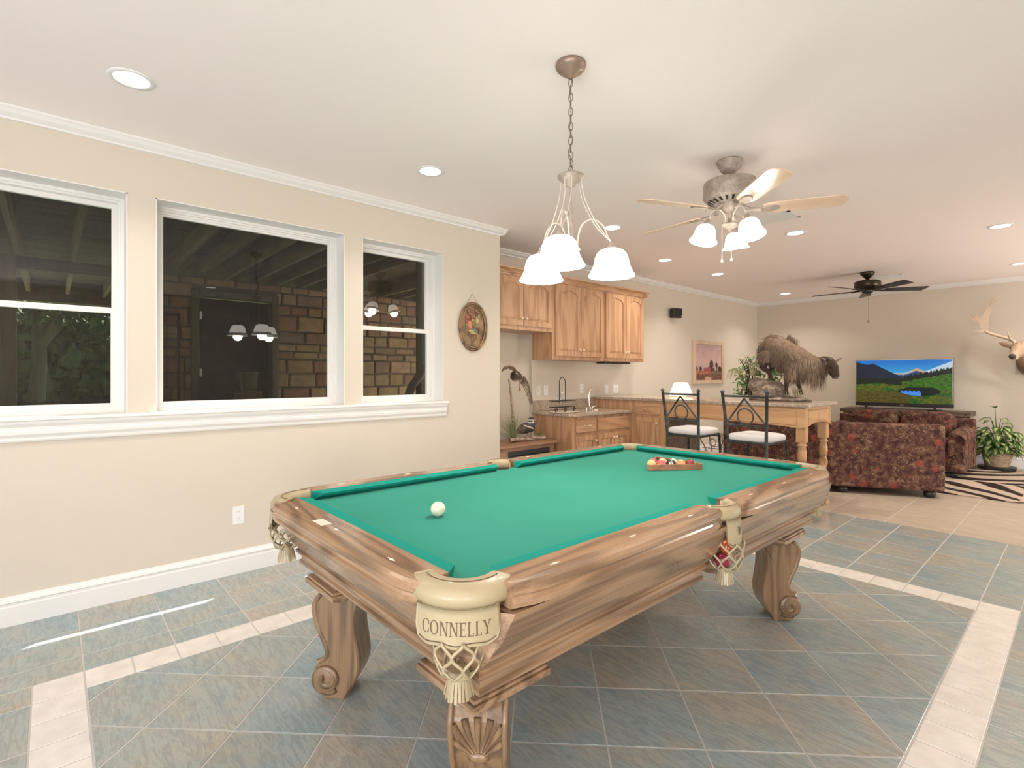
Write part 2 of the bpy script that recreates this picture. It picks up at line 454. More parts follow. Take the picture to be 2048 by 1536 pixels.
def tile(poly, mt, rest):
    if area(poly) < .0012: return
    cx = sum(p[0] for p in poly)/len(poly); cy = sum(p[1] for p in poly)/len(poly)
    if inframe(cx, cy, 0, 20) and NT[0] < 420:
        g = G(); slab(g, poly, -.0025, 0); g.build('tile', MAT[mt], floor); NT[0] += 1
    else: slab(rest, poly, -.0025, 0)
IX0, IX1, IY0, IY1 = .982, 3.393, .107, 3.905
s_, p0, q0 = .3463, -.2161, .2365
for i in range(-14, 15):
    for j in range(-8, 28):
        c4 = []
        for a, b in ((0, 0), (1, 0), (1, 1), (0, 1)):
            p = p0+(i+a)*s_; q = q0+(j+b)*s_
            c4.append((3.82+(q-p)/2**.5, (q+p)/2**.5))
        P = clip(c4, IX0, IY0, IX1, IY1)
        if P: tile(P, 'slate_tile', restS)
def rect(x0, y0, x1, y1): return [(x0, y0), (x1, y0), (x1, y1), (x0, y1)]
OX0, OX1, OY0, OY1 = .81, 3.565, -.063, 4.077
nx, ny = 14, 22
for k in range(nx):
    a, b = IX0+(IX1-IX0)*k/nx, IX0+(IX1-IX0)*(k+1)/nx
    tile(rect(a, OY0, b, IY0), 'cream_tile', restC); tile(rect(a, IY1, b, OY1), 'cream_tile', restC)
for k in range(ny):
    a, b = IY0+(IY1-IY0)*k/ny, IY0+(IY1-IY0)*(k+1)/ny
    tile(rect(OX0, a, IX0, b), 'cream_tile', restC); tile(rect(IX1, a, OX1, b), 'cream_tile', restC)
for x0, x1 in ((OX0, IX0), (IX1, OX1)):
    for y0, y1 in ((OY0, IY0), (IY1, OY1)): tile(rect(x0, y0, x1, y1), 'cream_tile', restC)
def outer(x0, x1, y0, y1, xs, ys, mt, rest):
    xs = [x0]+[x for x in xs if x0+.01 < x < x1-.01]+[x1]; ys = [y0]+[y for y in ys if y0+.01 < y < y1-.01]+[y1]
    for i in range(len(xs)-1):
        for j in range(len(ys)-1): tile(rect(xs[i], ys[j], xs[i+1], ys[j+1]), mt, rest)
XL = [.29, .635]; XJ = [.982+.3445*k for k in range(0, 20)]
YJ = [.107+.3475*k for k in range(-12, 17)]
YF = [4.27+.3475*k for k in range(0, 5)]
XJr = [.29, .635]+XJ
outer(0, OX0, Y0, 3.25, XL, YJ, 'slate_tile', restS)
outer(-.53, OX0, 3.25, 5.645, [-.05, .29, .635], [.107+.3475*k for k in range(8, 17)], 'slate_tile', restS)
outer(OX0, OX1, OY1, 5.645, XJr, YF, 'slate_tile', restS)
outer(OX0, OX1, Y0, OY0, XJr, YJ, 'slate_tile', restS)
outer(OX1, XR, Y0, 5.645, [3.565+.3475*k for k in range(12)], [-3.2+.345*k for k in range(20)]+[4.08]+YF, 'slate_tile', restS)
outer(-.53, XR, 5.645, YB, [2.116+.468*k for k in range(-6, 12)], [6.17+.47*k for k in range(10)], 'beige_tile', restB)
for r_, mt in ((restS, 'slate_tile'), (restC, 'cream_tile'), (restB, 'beige_tile')):
    if r_.v: tag(r_.build('tiles_out_of_view', MAT[mt], floor), kind='stuff')

struct('ceiling', G().box(-.25, Y0, ZC, XR, 3.1, ZC+.1).box(-.6, 3.1, ZC, XR, YB, ZC+.1), MAT['ceiling_paint'])

# window wall with three openings
WN = [(-1.05, .335), (.475, 1.68), (1.825, 2.59)]
WZ0, WZ1 = 1.10, 2.42
g = G()
g.box(-.25, Y0, 0, 0, 3.25, WZ0); g.box(-.25, Y0, WZ1, 0, 3.25, ZC)
ys = [Y0]+[y for wdw in WN for y in wdw]+[3.25]
for k in range(0, len(ys), 2): g.box(-.25, ys[k], WZ0, 0, ys[k+1], WZ1)
struct('wall_left', g, MAT['wall_paint'])
g = G(); g.box(-.78, 3.05, 0, -.25, 3.25, ZC); g.box(-.78, 3.25, 0, -.58, 4.2, ZC); g.box(-.78, 4.2, 0, -.53, YB, ZC)
struct('wall_kitchen', g, MAT['wall_paint'])
struct('wall_back', G().box(-.78, YB, 0, XR+.2, YB+.2, ZC), MAT['wall_paint'])
g = G(); g.box(-.25, Y0-.2, 2.2, XR+.2, Y0, ZC)
for a, b in ((-.25, .45), (2.75, 3.25), (5.55, XR+.2)): g.box(a, Y0-.2, 0, b, Y0, 2.2)
struct('wall_front', g, MAT['wall_paint'])
g = G(); g.box(XR, Y0, 2.3, XR+.2, YB, ZC); g.box(XR, Y0, 0, XR+.2, YB, .3)
for a, b in ((Y0, -2.8), (-.6, 7.2), (9.4, YB)): g.box(XR, a, .3, XR+.2, b, 2.3)
struct('wall_right', g, MAT['wall_paint'])
def glazed(name, T, w, z0, z1, n):
    g = G(T); r = struct(name, g.box(0, z0, -.03, w, z0+.06, .03).box(0, z1-.06, -.03, w, z1, .03), MAT['white_paint'])
    for k in range(n+1):
        x = (w-.05)*k/n; G(T).box(x, z0, -.03, x+.05, z1, .03).build('window_frame', MAT['white_paint'], r)
    G(T).add([(.03, z0+.03, 0), (w-.03, z0+.03, 0), (w-.03, z1-.03, 0), (.03, z1-.03, 0)], [(0, 1, 2, 3)]).build('pane', MAT['window_glass'], r)
glazed('added_door_1', frameT((.45, Y0-.1, 0), (1, 0, 0), (0, 0, 1), (0, 1, 0)), 2.3, 0, 2.2, 2)  # unseen doors, added as openings for the area fills behind the camera
glazed('added_door_2', frameT((3.25, Y0-.1, 0), (1, 0, 0), (0, 0, 1), (0, 1, 0)), 2.3, 0, 2.2, 2)
glazed('window_5', frameT((XR+.1, -2.8, 0), (0, 1, 0), (0, 0, 1), (1, 0, 0)), 2.2, .3, 2.3, 2)  # unseen right wall windows, added to let the side fills in
glazed('window_4', frameT((XR+.1, 7.2, 0), (0, 1, 0), (0, 0, 1), (1, 0, 0)), 2.2, .3, 2.3, 2)

# base boards and crown
BP = [(0, 0), (.018, 0), (.018, .10), (.015, .108), (.015, .118), (.020, .124), (.016, .136), (.009, .145), (.006, .155), (0, .155)]
CP = [(0, 2.75), (.060, 2.75), (.058, 2.738), (.050, 2.732), (.040, 2.715), (.022, 2.702), (.016, 2.698), (.014, 2.688), (0, 2.685)]
struct('baseboard_left', G().prism(BP, Y0, 3.25, 1), MAT['white_paint'])
struct('baseboard_kitchen', G().prism([(-.53+a, b) for a, b in BP], 6.1, YB, 1), MAT['white_paint'])
struct('baseboard_back', G().prism([(YB-a, b) for a, b in BP], -.53, XR, 0), MAT['white_paint'])
struct('trim_2', G().prism(CP, Y0, 3.25, 1), MAT['white_paint'])
struct('trim_3', G().prism([(3.25+a, b) for a, b in CP], -.58, .06, 0), MAT['white_paint'])
g = G().prism([(-.58+a, b) for a, b in CP], 3.25, 4.25, 1); g.prism([(-.53+a, b) for a, b in CP], 4.2, YB, 1)
struct('trim_4', g, MAT['white_paint'])
struct('trim_5', G().prism([(YB-a, b) for a, b in CP], -.53, XR, 0), MAT['white_paint'])

# window stool and apron
SP = [(-.13, 1.082), (.036, 1.082), (.042, 1.088), (.042, 1.098), (.036, 1.104), (-.13, 1.104)]
AP = [(0, .972), (.012, .972), (.016, .982), (.016, .995), (.026, 1.012), (.028, 1.030), (.020, 1.036), (.020, 1.05), (.032, 1.068), (.034, 1.082), (0, 1.082)]
r = struct('trim_1', G().prism(SP, -1.25, 2.63, 1), MAT['white_paint'])
G().prism(AP, -1.23, 2.618, 1).build('apron', MAT['white_paint'], r)

WT = MAT['white_paint']
def quad(x, y0, z0, y1, z1): return G().add([(x, y0, z0), (x, y1, z0), (x, y1, z1), (x, y0, z1)], [(0, 1, 2, 3)])
for k, (y0, y1) in enumerate(WN):
    g = G()                              # reveal lining
    g.box(-.25, y0, WZ0, .0025, y0+.006, WZ1); g.box(-.25, y1-.006, WZ0, .0025, y1, WZ1)
    g.box(-.25, y0, WZ1-.006, .0025, y1, WZ1); g.box(-.25, y0+.006, WZ0-.002, -.13, y1-.006, WZ0+.006)
    r = struct('window_%d' % (k+1), g, WT)
    a0, a1, b0, b1 = y0+.006, y1-.006, WZ0+.006, WZ1-.006
    def ring(gg, x0, x1, p0_, p1_, q0_, q1_, wdt, wb=None):
        wb = wb or wdt
        gg.box(x0, p0_, q0_, x1, p0_+wdt, q1_).box(x0, p1_-wdt, q0_, x1, p1_, q1_)
        gg.box(x0, p0_+wdt, q1_-wdt, x1, p1_-wdt, q1_).box(x0, p0_+wdt, q0_, x1, p1_-wdt, q0_+wb)
    g = G(); ring(g, -.235, -.135, a0, a1, b0, b1, .016); ring(g, -.225, -.146, a0+.016, a1-.016, b0+.016, b1-.016, .012)
    g.build('window_frame', WT, r)
    c0, c1, d0, d1 = a0+.028, a1-.028, b0+.028, b1-.028
    if k == 1:
        g = G(); ring(g, -.20, -.160, c0, c1, d0, d1, .014); ring(g, -.195, -.170, c0+.014, c1-.014, d0+.014, d1-.014, .012)
        sh = g.build('sash', WT, r)
        quad(-.182, c0+.02, d0+.02, c1-.02, d1-.02).build('pane', MAT['window_glass'], sh)
    else:
        zm = 1.725
        g = G(); ring(g, -.215, -.188, c0, c1, zm-.012, d1, .028, .03); sh = g.build('sash', WT, r)
        quad(-.202, c0+.02, zm, c1-.02, d1-.02).build('pane', MAT['window_glass'], sh)
        g = G(); ring(g, -.186, -.158, c0, c1, d0-.004, zm+.018, .034, .03); sh = g.build('sash', WT, r)
        quad(-.172, c0+.02, d0+.02, c1-.02, zm).build('pane', MAT['window_glass'], sh)
        G().box(-.158, (c0+c1)/2-.03, zm+.004, -.148, (c0+c1)/2+.03, zm+.016).build('sash_lock', WT, sh)
    G().add([(-.243, y0+.004, WZ0+.004), (-.243, y1-.004, WZ0+.004), (-.243, y1-.004, WZ1-.004), (-.243, y0+.004, WZ1-.004)], [(0, 1, 2, 3)]).build('window_screen', MAT['solar_screen'], r)

# ================================================================ outdoors beyond the windows
m = mat('field_stone', (.3, .22, .14), .9)
oi = nd(m, 'ShaderNodeObjectInfo'); v = coords(m, rnd=7)
c = ramp(m, oi.outputs['Random'], [(0, (.34, .23, .11)), (.3, (.44, .32, .16)), (.55, (.25, .20, .14)), (.75, (.33, .16, .10)), (1, (.46, .34, .19))])
n1 = ntex(m, v, 8, 5, .65); lk(m, mix(m, ramp(m, n1, [(.35, (.5, .5, .5)), (.65, (0, 0, 0))]), c, (.11, .09, .07)), bs(m).inputs['Base Color'])
setbump(m, n1, .6, .02)
mat('mortar', (.12, .105, .085), .95)
mat('grass', (.13, .20, .04), .95)
m = MAT['grass']; n1 = ntex(m, coords(m), 3, 5); lk(m, ramp(m, n1, [(.35, (.06, .11, .02)), (.65, (.26, .34, .09))]), bs(m).inputs['Base Color'])
mat('patio_concrete', (.25, .22, .18), .9)
mat('bark', (.06, .045, .03), .95, bump=(30, .8, .02))
mat('dark_leaves', (.035, .065, .015), .8)
mat('dark_green_paint', (.085, .095, .06), .55)
mat('gutter_paint', (.17, .16, .12), .5)
ground = struct('ground', G().box(-40, -30, -.2, -6.2, 40, -.14), MAT['grass'])
struct('patio', G().box(-6.2, -8, -.2, -.25, 12, -.13), MAT['patio_concrete'])

XS = -3.0
sw = thing('stone_wall', 'rough stone outer wall around a dark doorway seen through the middle window', 'wall', (XS, 2, -.13))
g = G(); g.box(XS-.25, .78, -.13, XS-.02, 1.2, 2.47); g.box(XS-.25, 2.1, -.13, XS-.02, 4.6, 2.47); g.box(XS-.25, 1.2, 2.33, XS-.02, 2.1, 2.47)
g.build('mortar_bed', MAT['mortar'], sw)
random.seed(11)
def stones(parent, T, w, h, holes=(), zmin=0, lim=400):
    z = 0; n = 0
    while z < h-.04:
        rh = random.choice((.10, .13, .15, .18, .21)); rh = min(rh, h-z)
        a = -random.random()*.15
        while a < w:
            L = random.uniform(.13, .36); b = min(a+L, w); a_ = max(a, 0)
            if b-a_ > .03 and z+rh > zmin:
                for (p0_, p1_, r0, r1) in [x for x in holes if z+rh*.5 > x[2] and z+rh*.5 < x[3]]:
                    if a_ < p1_ and b > p0_:
                        if a_ < p0_ and p0_-a_ > .03: b = p0_
                        elif b > p1_ and b-p1_ > .03: a_ = p1_
                        else: a_ = b
                if b-a_ > .03:
                    j = lambda: random.uniform(-.008, .008)
                    P = [(a_+j(), z+j()), (b+j(), z+j()), (b+j(), z+rh+j()), (a_+j(), z+rh+j())]
                    gg = G(T); slab(gg, P, -.02, random.uniform(.012, .04), .009, .012); gg.build('stone', MAT['field_stone'], parent); n += 1
            a += L
        z += rh
stones(sw, plusX(XS-.02, .78, -.13), 3.6, 2.60, [(.42, 1.32, -1, 2.46)], zmin=.95)
dr = thing('door', 'dark storm door in a green frame, seen through the middle window', 'door', (XS, 1.65, -.13))
g = G(); g.box(XS-.2, 1.18, -.13, XS+.03, 1.26, 2.33).box(XS-.2, 2.05, -.13, XS+.03, 2.13, 2.33).box(XS-.2, 1.26, 2.25, XS+.03, 2.05, 2.33)
g.build('door_frame', MAT['dark_green_paint'], dr, bevel=.01)
G().box(XS-.16, 1.28, -.1, XS-.12, 2.04, 2.24).build('door_panel', MAT['dark_gap'], dr)
for z in (1.98, 1.32): G().box(XS-.12, 1.262, z, XS+.035, 1.285, z+.09).build('hinge', MAT['white_plate'], dr)
dk = thing('deck', 'timber deck overhead on joists, beams and posts outside the windows', 'deck', (-3, 1, -.13))
y = -3.1
while y < 4.5:
    if not (2.95 < y < 3.3):
        G().box(-5.8, y, 2.48, -.6 if y < 2.95 else -.85, y+.04, 2.66).build('joist', MAT['deck_lumber'], dk)
    y += .29 if y > .8 else .405
k = 0; x = -6.2
while x < -.3:
    if not (-.54 < x+.075 < -.36): G().box(x, -3.1, 2.665, min(x+.145, -.252), 4.6 if x < -1 else 2.98, 2.70).build('deck_board', MAT['deck_lumber_y'], dk)
    x += .15
G().box(-3.12, -3.1, 2.36, -3.0, .76, 2.478).build('beam', MAT['deck_lumber_y'], dk)
G().box(-5.92, -3.1, 2.36, -5.81, 4.5, 2.66).build('beam', MAT['deck_lumber_y'], dk)
for x, y in ((-3.1, -.37), (-5.9, -.6), (-5.9, 1.6), (-3.1, -2.6), (-1.3, 3.10)):
    G().box(x, y, -.13, x+.11, y+.115, 2.48 if x < -2 else 2.66).build('post', MAT['post_lumber'], dk)
st = thing('stone_corner', 'stone veneer on the outer wall corner at the right of the small window', 'wall', (-.8, 3.0, -.13))
stones(st, frameT((-.80, 3.05, -.13), (1, 0, 0), (0, 0, 1), (0, -1, 0)), .5, 2.85, zmin=.95)
ds = thing('downspout', 'grey green rain downspout with an elbow outside the small window', 'pipe', (-1.05, 3.0, 1.2))
G().box(-1.10, 3.00, 1.45, -1.02, 3.09, 2.655).build('pipe', MAT['gutter_paint'], ds, bevel=.008)
pts = catmull([(-1.06, 3.045, 1.46), (-1.08, 3.04, 1.36), (-1.17, 3.03, 1.28), (-1.26, 3.02, 1.20), (-1.29, 3.0, 1.10), (-1.29, 3.0, .9)], 6)
pts2 = []
g = G(); g.tube(pts, [.045+.004*(i % 2) for i in range(len(pts))], 8); g.build('elbow', MAT['gutter_paint'], ds)
gt = thing('wire_gate', 'black wire grid panel leaning on stone beside the outside doorway', 'gate', (-2.9, 1.0, -.13))
g = G(); g.box(-2.93, .72, 1.99, -2.90, 1.06, 2.02).box(-2.93, 1.035, -.1, -2.90, 1.06, 2.02).box(-2.93, .72, -.1, -2.90, .745, 2.02)
g.build('gate_frame', MAT['black_metal'], gt)
for k in range(14): G().tube([(-2.915, .74, .05+k*.145), (-2.915, 1.04, .05+k*.145)], .003, 5).build('wire', MAT['black_metal'], gt)
for k in range(3): G().tube([(-2.915, .80+k*.07, -.1), (-2.915, .80+k*.07, 2.0)], .003, 5).build('wire', MAT['black_metal'], gt)
bn = thing('garden_bench', 'weathered bench with a curved slatted back below the middle window', 'bench', (-2.2, 1.5, -.13))
for k in range(11):
    y = 1.16+k*.066; zt = 1.03+.06*math.sin(PI*(k+.5)/11)
    G().box(-2.2, y, .3, -2.17, y+.058, zt).build('slat', MAT['deck_lumber_y'], bn, bevel=.004)
G().box(-2.5, 1.12, .25, -2.12, 1.92, .29).build('seat', MAT['deck_lumber_y'], bn)
for x in (-2.5, -2.17):
    for y in (1.14, 1.86): G().box(x, y, -.13, x+.05, y+.05, .26).build('leg', MAT['post_lumber'], bn)
bk = thing('bucket', 'dull green plastic bucket standing outside by the dark doorway', 'bucket', (-2.75, 1.72, .0))
G().lathe([(.08, 1.15), (.10, 1.36), (.107, 1.36), (.107, 1.375), (.095, 1.375), (.075, 1.16)], (-2.75, 1.72, 0), 20).build('body', MAT['dark_green_paint'], bk)
G().box(-2.87, 1.6, -.13, -2.63, 1.84, 1.15).build('crate', MAT['deck_lumber_y'], bk)
fn = thing('garden_fence', 'low wire and picket fence across the garden outside the left window', 'fence', (-7, 0, -.14))
for k in range(60):
    G().box(-7.0, -3.2+k*.1, -.14, -6.985, -3.18+k*.1, .95).build('picket', MAT['black_metal'], fn)
G().box(-7.0, -3.3, .9, -6.98, 2.8, .93).build('rail', MAT['black_metal'], fn)
def tree(x, y, h, r, lab, sd):
    rnd = random.Random(sd)
    t = thing('tree', lab, 'tree', (x, y, -.14), group='trees in the garden outside the left window')
    g = G(); g.tube(catmull([(x, y, -.14), (x+.1, y+.1, h*.4), (x-.15, y+.05, h*.75), (x, y, h)], 4), [.22*(1-.04*i) for i in range(13)], 8)
    for b in range(4):
        a = rnd.random()*6.28; g.tube([(x, y, h*.45), (x+math.cos(a)*.9, y+math.sin(a)*.9, h*.75), (x+math.cos(a)*1.6, y+math.sin(a)*1.6, h)], [.1, .07, .03], 6)
    g.build('trunk', MAT['bark'], t)
    g = G()
    for q in range(2600):
        a, b = rnd.random()*6.28, math.acos(rnd.uniform(-1, 1)); rr = r*(.5+.55*rnd.random())
        c = Vector((x+rr*math.sin(b)*math.cos(a), y+rr*math.sin(b)*math.sin(a), h+rr*.75*math.cos(b)))
        d = Vector((rnd.uniform(-1, 1), rnd.uniform(-1, 1), rnd.uniform(-1, 1)))*.13; e = d.cross(Vector((rnd.random(), rnd.random(), 1))).normalized()*.07
        g.add([c-d, c+e, c+d, c-e], [(0, 1, 2, 3)])
    tag(g.build('foliage', MAT['dark_leaves'], t), kind='stuff')
tree(-11, -1.9, 3.4, 1.7, 'dark leafy tree with a forked trunk in the garden, nearest the porch post', 1)
tree(-12.5, 1.7, 3.2, 1.7, 'dark leafy tree in the garden at the right of the left window', 2)
tree(-16, -5.2, 4.2, 2.2, 'tall tree in the garden at the far left edge of the left window', 3)
hd = thing('hedge', 'dense dark hedge closing off the garden outside the left window', 'hedge', (-22, -2, -.14))
rh = random.Random(4); g = G()
for i in range(110):
    for j in range(24):
        y_, z_ = -19+i*.33, .1+j*.33; c = Vector((-22+rh.uniform(-.5, .5), y_+rh.uniform(-.3, .3), z_)); g.ball(c, (.3, .3*rh.random()+.1, .28*rh.random()+.08), 4, 3)
g.v = [tuple(Vector(p)+Vector((rh.uniform(-.14, .14), rh.uniform(-.14, .14), rh.uniform(-.14, .14)))) for p in g.v]
tag(g.build('foliage', MAT['dark_leaves'], hd), kind='stuff')
G().box(-23.4, -19.5, -.14, -22.3, 18, 8).build('core', MAT['dark_leaves'], hd)
tree(-18, -.4, 4.5, 2.3, 'distant tree behind the fence in the middle of the left window', 4)

# ================================================================ pool table
TC = (2.186, 1.955); HX_, HY_ = .619, 1.20; ZB, ZT = .79, .825
pt = thing('pool_table', 'oak pool table with green felt, leather net pockets and scrolled carved legs', 'pool table', (TC[0], TC[1], 0))
cx, cy = TC
def W(a, b, z): return (cx+a, cy+b, z)
# slate bed with pocket mouths
def bedpoly():
    P = []; r = .062
    def arc(ax, ay, a0, a1, n=8): return [(ax+r*math.cos(a0+(a1-a0)*i/n), ay+r*math.sin(a0+(a1-a0)*i/n)) for i in range(n+1)]
    X, Y = HX_, HY_
    ox, oy = X-.02, Y-.02
    P += arc(ox, -oy, PI*1.0+PI/2*.0-0, PI/2, 8)     # near right corner (entered along y=-Y)
    return P
X, Y = HX_+.004, HY_+.004
def cornercut(sx, sy):
    r = .060; ax, ay = sx*(X-.035), sy*(Y-.035)
    return [(ax+r*math.cos(t), ay+r*math.sin(t)) for t in (math.atan2(sy, -sx)+(2*PI/3)*(0)+0,)]
P = []
r = .055
def carc(ax, ay, a0, a1, n=8): return [(ax+r*math.cos(math.radians(a0+(a1-a0)*i/n)), ay+r*math.sin(math.radians(a0+(a1-a0)*i/n))) for i in range(n+1)]
k = .026
P += carc(X-k, -(Y-k), 225-35, 45+35)[::1] if False else []
# walk counter-clockwise from bottom left corner
P += [(-X+.10, -Y), ] + [(X-.10, -Y)] + carc(X-.012, -Y+.012, 200, 70) + [(X, -Y+.10)]
P += [(X, -.07)] + carc(X+.028, 0, 235, 125) + [(X, .07)]
P += [(X, Y-.10)] + carc(X-.012, Y-.012, 290, 160) + [(X-.10, Y)]
P += [(-X+.10, Y)] + carc(-X+.012, Y-.012, 20, -110) + [(-X, Y-.10)]
P += [(-X, .07)] + carc(-X-.028, 0, 55, -55) + [(-X, -.07)]
P += [(-X, -Y+.10)] + carc(-X+.012, -Y+.012, 110, -20)
G().prism([(cx+a, cy+b) for a, b in P], ZB-.03, ZB).build('felt_bed', MAT['felt'], pt)
# rails, cushions, aprons: profile swept along each side with tapering ends
RP = [(0, ZT-.02), (0, ZT), (.088, ZT), (.104, ZT-.001), (.114, ZT-.006), (.120, ZT-.016), (.119, ZT-.026), (.111, ZT-.034), (.113, ZT-.041), (.120, ZT-.048), (.119, ZT-.058), (.106, ZT-.064), (0, ZT-.064)]
CU = [(0, ZT-.001), (-.044, ZT-.002), (-.050, ZT-.007), (-.044, ZT-.018), (-.020, ZB+.001), (0, ZB+.001)]
def side(T, L0, L1, taper0, taper1, name, prof, mt, fn=None):
    N = 20; g = G(T); n = len(prof); vs = []
    for i in range(N+1):
        t = i/N; s = L0+(L1-L0)*t
        for o, z in prof:
            ss, oo = fn(s, o, z) if fn else (s, o)
            vs.append((ss, oo, z))
    fs = [(i*n+q, (i+1)*n+q, (i+1)*n+(q+1) % n, i*n+(q+1) % n) for i in range(N) for q in range(n)]
    fs += [tuple(range(n))[::-1], tuple(N*n+q for q in range(n))]
    g.add(vs, fs, 0, False)
    return g.build(name, mt, pt)
def railfn(L0, L1, cor0, cor1):
    def f(s, o, z):
        t = (s-L0)/(L1-L0); d0 = s-L0; d1 = L1-s; k = 1
        for d in (d0, d1):
            if d < .085: k = min(k, .80+.20*(.5-.5*math.cos(PI*d/.085)))
        return s, o*k if o > .03 else o
    return f
def cushfn(L0, L1, m0, m1):
    def f(s, o, z):
        t = (s-L0)/(L1-L0); back = -o/.05
        a = L0+m0*back; b = L1-m1*back
        return a+(b-a)*t, o
    return f
sides = []
for sx in (1, -1):
    T = frameT((cx+sx*HX_, cy, 0), (0, 1, 0), (sx, 0, 0), (0, 0, 1))
    sides += [(T, .072, HY_-.072, 1, 0, 'y'), (T, -HY_+.072, -.072, 0, 1, 'y')]
for sy in (1, -1):
    T = frameT((cx, cy+sy*HY_, 0), (1, 0, 0), (0, sy, 0), (0, 0, 1))
    sides.append((T, -HX_+.072, HX_-.072, 0, 0, 'x'))
AP2 = [(.0, ZT-.066), (.108, ZT-.066), (.102, ZT-.085), (.088, ZT-.13), (.060, ZT-.185), (.026, ZT-.222), (.013, ZT-.232), (.013, ZT-.238), (.020, ZT-.242), (.020, ZT-.252), (.009, ZT-.258), (.001, ZT-.262), (.001, ZT-.282), (.009, ZT-.288), (.006, ZT-.300), (-.02, ZT-.304), (-.04, ZT-.304)]
for T, a, b, m0, m1, ax in sides:
    T2 = (lambda T: (lambda p: T((p[0], p[1], p[2]))))(T)
    wd = MAT['rail_oak'] if ax == 'y' else MAT['rail_oak_cross']
    rl = side(T2, a, b, 0, 0, 'rail', RP, wd, railfn(a, b, 0, 0))
    side(T2, a, b, 0, 0, 'cushion', CU, MAT['cushion_cloth'], cushfn(a, b, .018 if m0 else .045, .018 if m1 else .045))
    n = 3
    for q in range(n):
        s = a+(b-a)*(q+.5 if ax == 'y' else q+.5)/n
        g = G(T2); g.prism([(s-.020, .064), (s, .059), (s+.020, .064), (s, .069)], ZT+.0002, ZT+.0012)
        g.build('sight_diamond', MAT['ivory'], rl)
T = frameT((cx, cy-HY_, 0), (1, 0, 0), (0, -1, 0), (0, 0, 1))
G(T).prism([(-.155, .048), (-.075, .048), (-.075, .084), (-.155, .084)], ZT+.0002, ZT+.0012).build('name_plate', MAT['ivory'], pt)
KC = .040
def capron(a, b, ca, cb, E):
    # ends that meet a pocket corner are cut square to the diagonal
    def f(s, o, z):
        e = min(E+KC-o, E+o-(.045 if E > 1 else .002))
        a_ = -e if ca else a; b_ = e if cb else b
        return a_+(b_-a_)*(s-a)/(b-a), o
    return f
for sx in (1, -1):
    T = frameT((cx+sx*(HX_-.002), cy, 0), (0, 1, 0), (sx, 0, 0), (0, 0, 1))
    for a, b in ((.045, HY_-.085), (-HY_+.085, -.045)):
        ap = side(T, a, b, 0, 0, 'apron', AP2, MAT['rail_oak'], capron(a, b, a < -.5, b > .5, HY_))
        # raised border that frames the curved apron panel
        for e0, e1 in (((a+.02, a+.028),) if a > -.5 else ((b-.028, b-.02),)):
            g = G(T)
            for i in range(3, 6):
                o0, z0 = AP2[i-1]; o1, z1 = AP2[i]
                g.add([(e0, o0+.003, z0), (e1, o0+.003, z0), (e1, o1+.003, z1), (e0, o1+.003, z1), (e0, o0-.01, z0), (e1, o0-.01, z0), (e1, o1-.01, z1), (e0, o1-.01, z1)], [(0, 1, 2, 3), (0, 4, 5, 1), (3, 2, 6, 7), (0, 3, 7, 4), (1, 5, 6, 2)])
            g.build('moulding', MAT['leg_oak'], ap)
for sy in (1, -1):
    T = frameT((cx, cy+sy*(HY_-.045), 0), (1, 0, 0), (0, sy, 0), (0, 0, 1))
    side(T, -HX_+.085, HX_-.085, 0, 0, 'apron', AP2, MAT['rail_oak_cross'], capron(-HX_+.085, HX_-.085, 1, 1, HX_))
for sx in (1, -1):
    for sy in (1, -1):
        g = G(); vs = []
        for o, z in AP2[1:-1]: vs += [(cx+sx*(HX_-.002+o), cy+sy*min(HY_+KC-o, HY_-.045+o), z), (cx+sx*min(HX_+KC-o, HX_-.002+o), cy+sy*(HY_-.045+o), z)]
        g.add(vs, [(2*i, 2*i+1, 2*i+3, 2*i+2) for i in range(len(vs)//2-1)]); g.build('corner_block', MAT['rail_oak'], pt)
g = G(); g.box(cx-HX_+.05, cy-HY_+.10, .545, cx+HX_-.05, cy+HY_-.10, ZB-.03)
g.build('frame', MAT['leg_oak'], pt)
g = G(); g.box(cx-HX_+.04, cy-HY_+.08, .522, cx+HX_-.04, cy+HY_-.08, .56); g.build('sub_frame', MAT['rail_oak'], pt, bevel=.006)

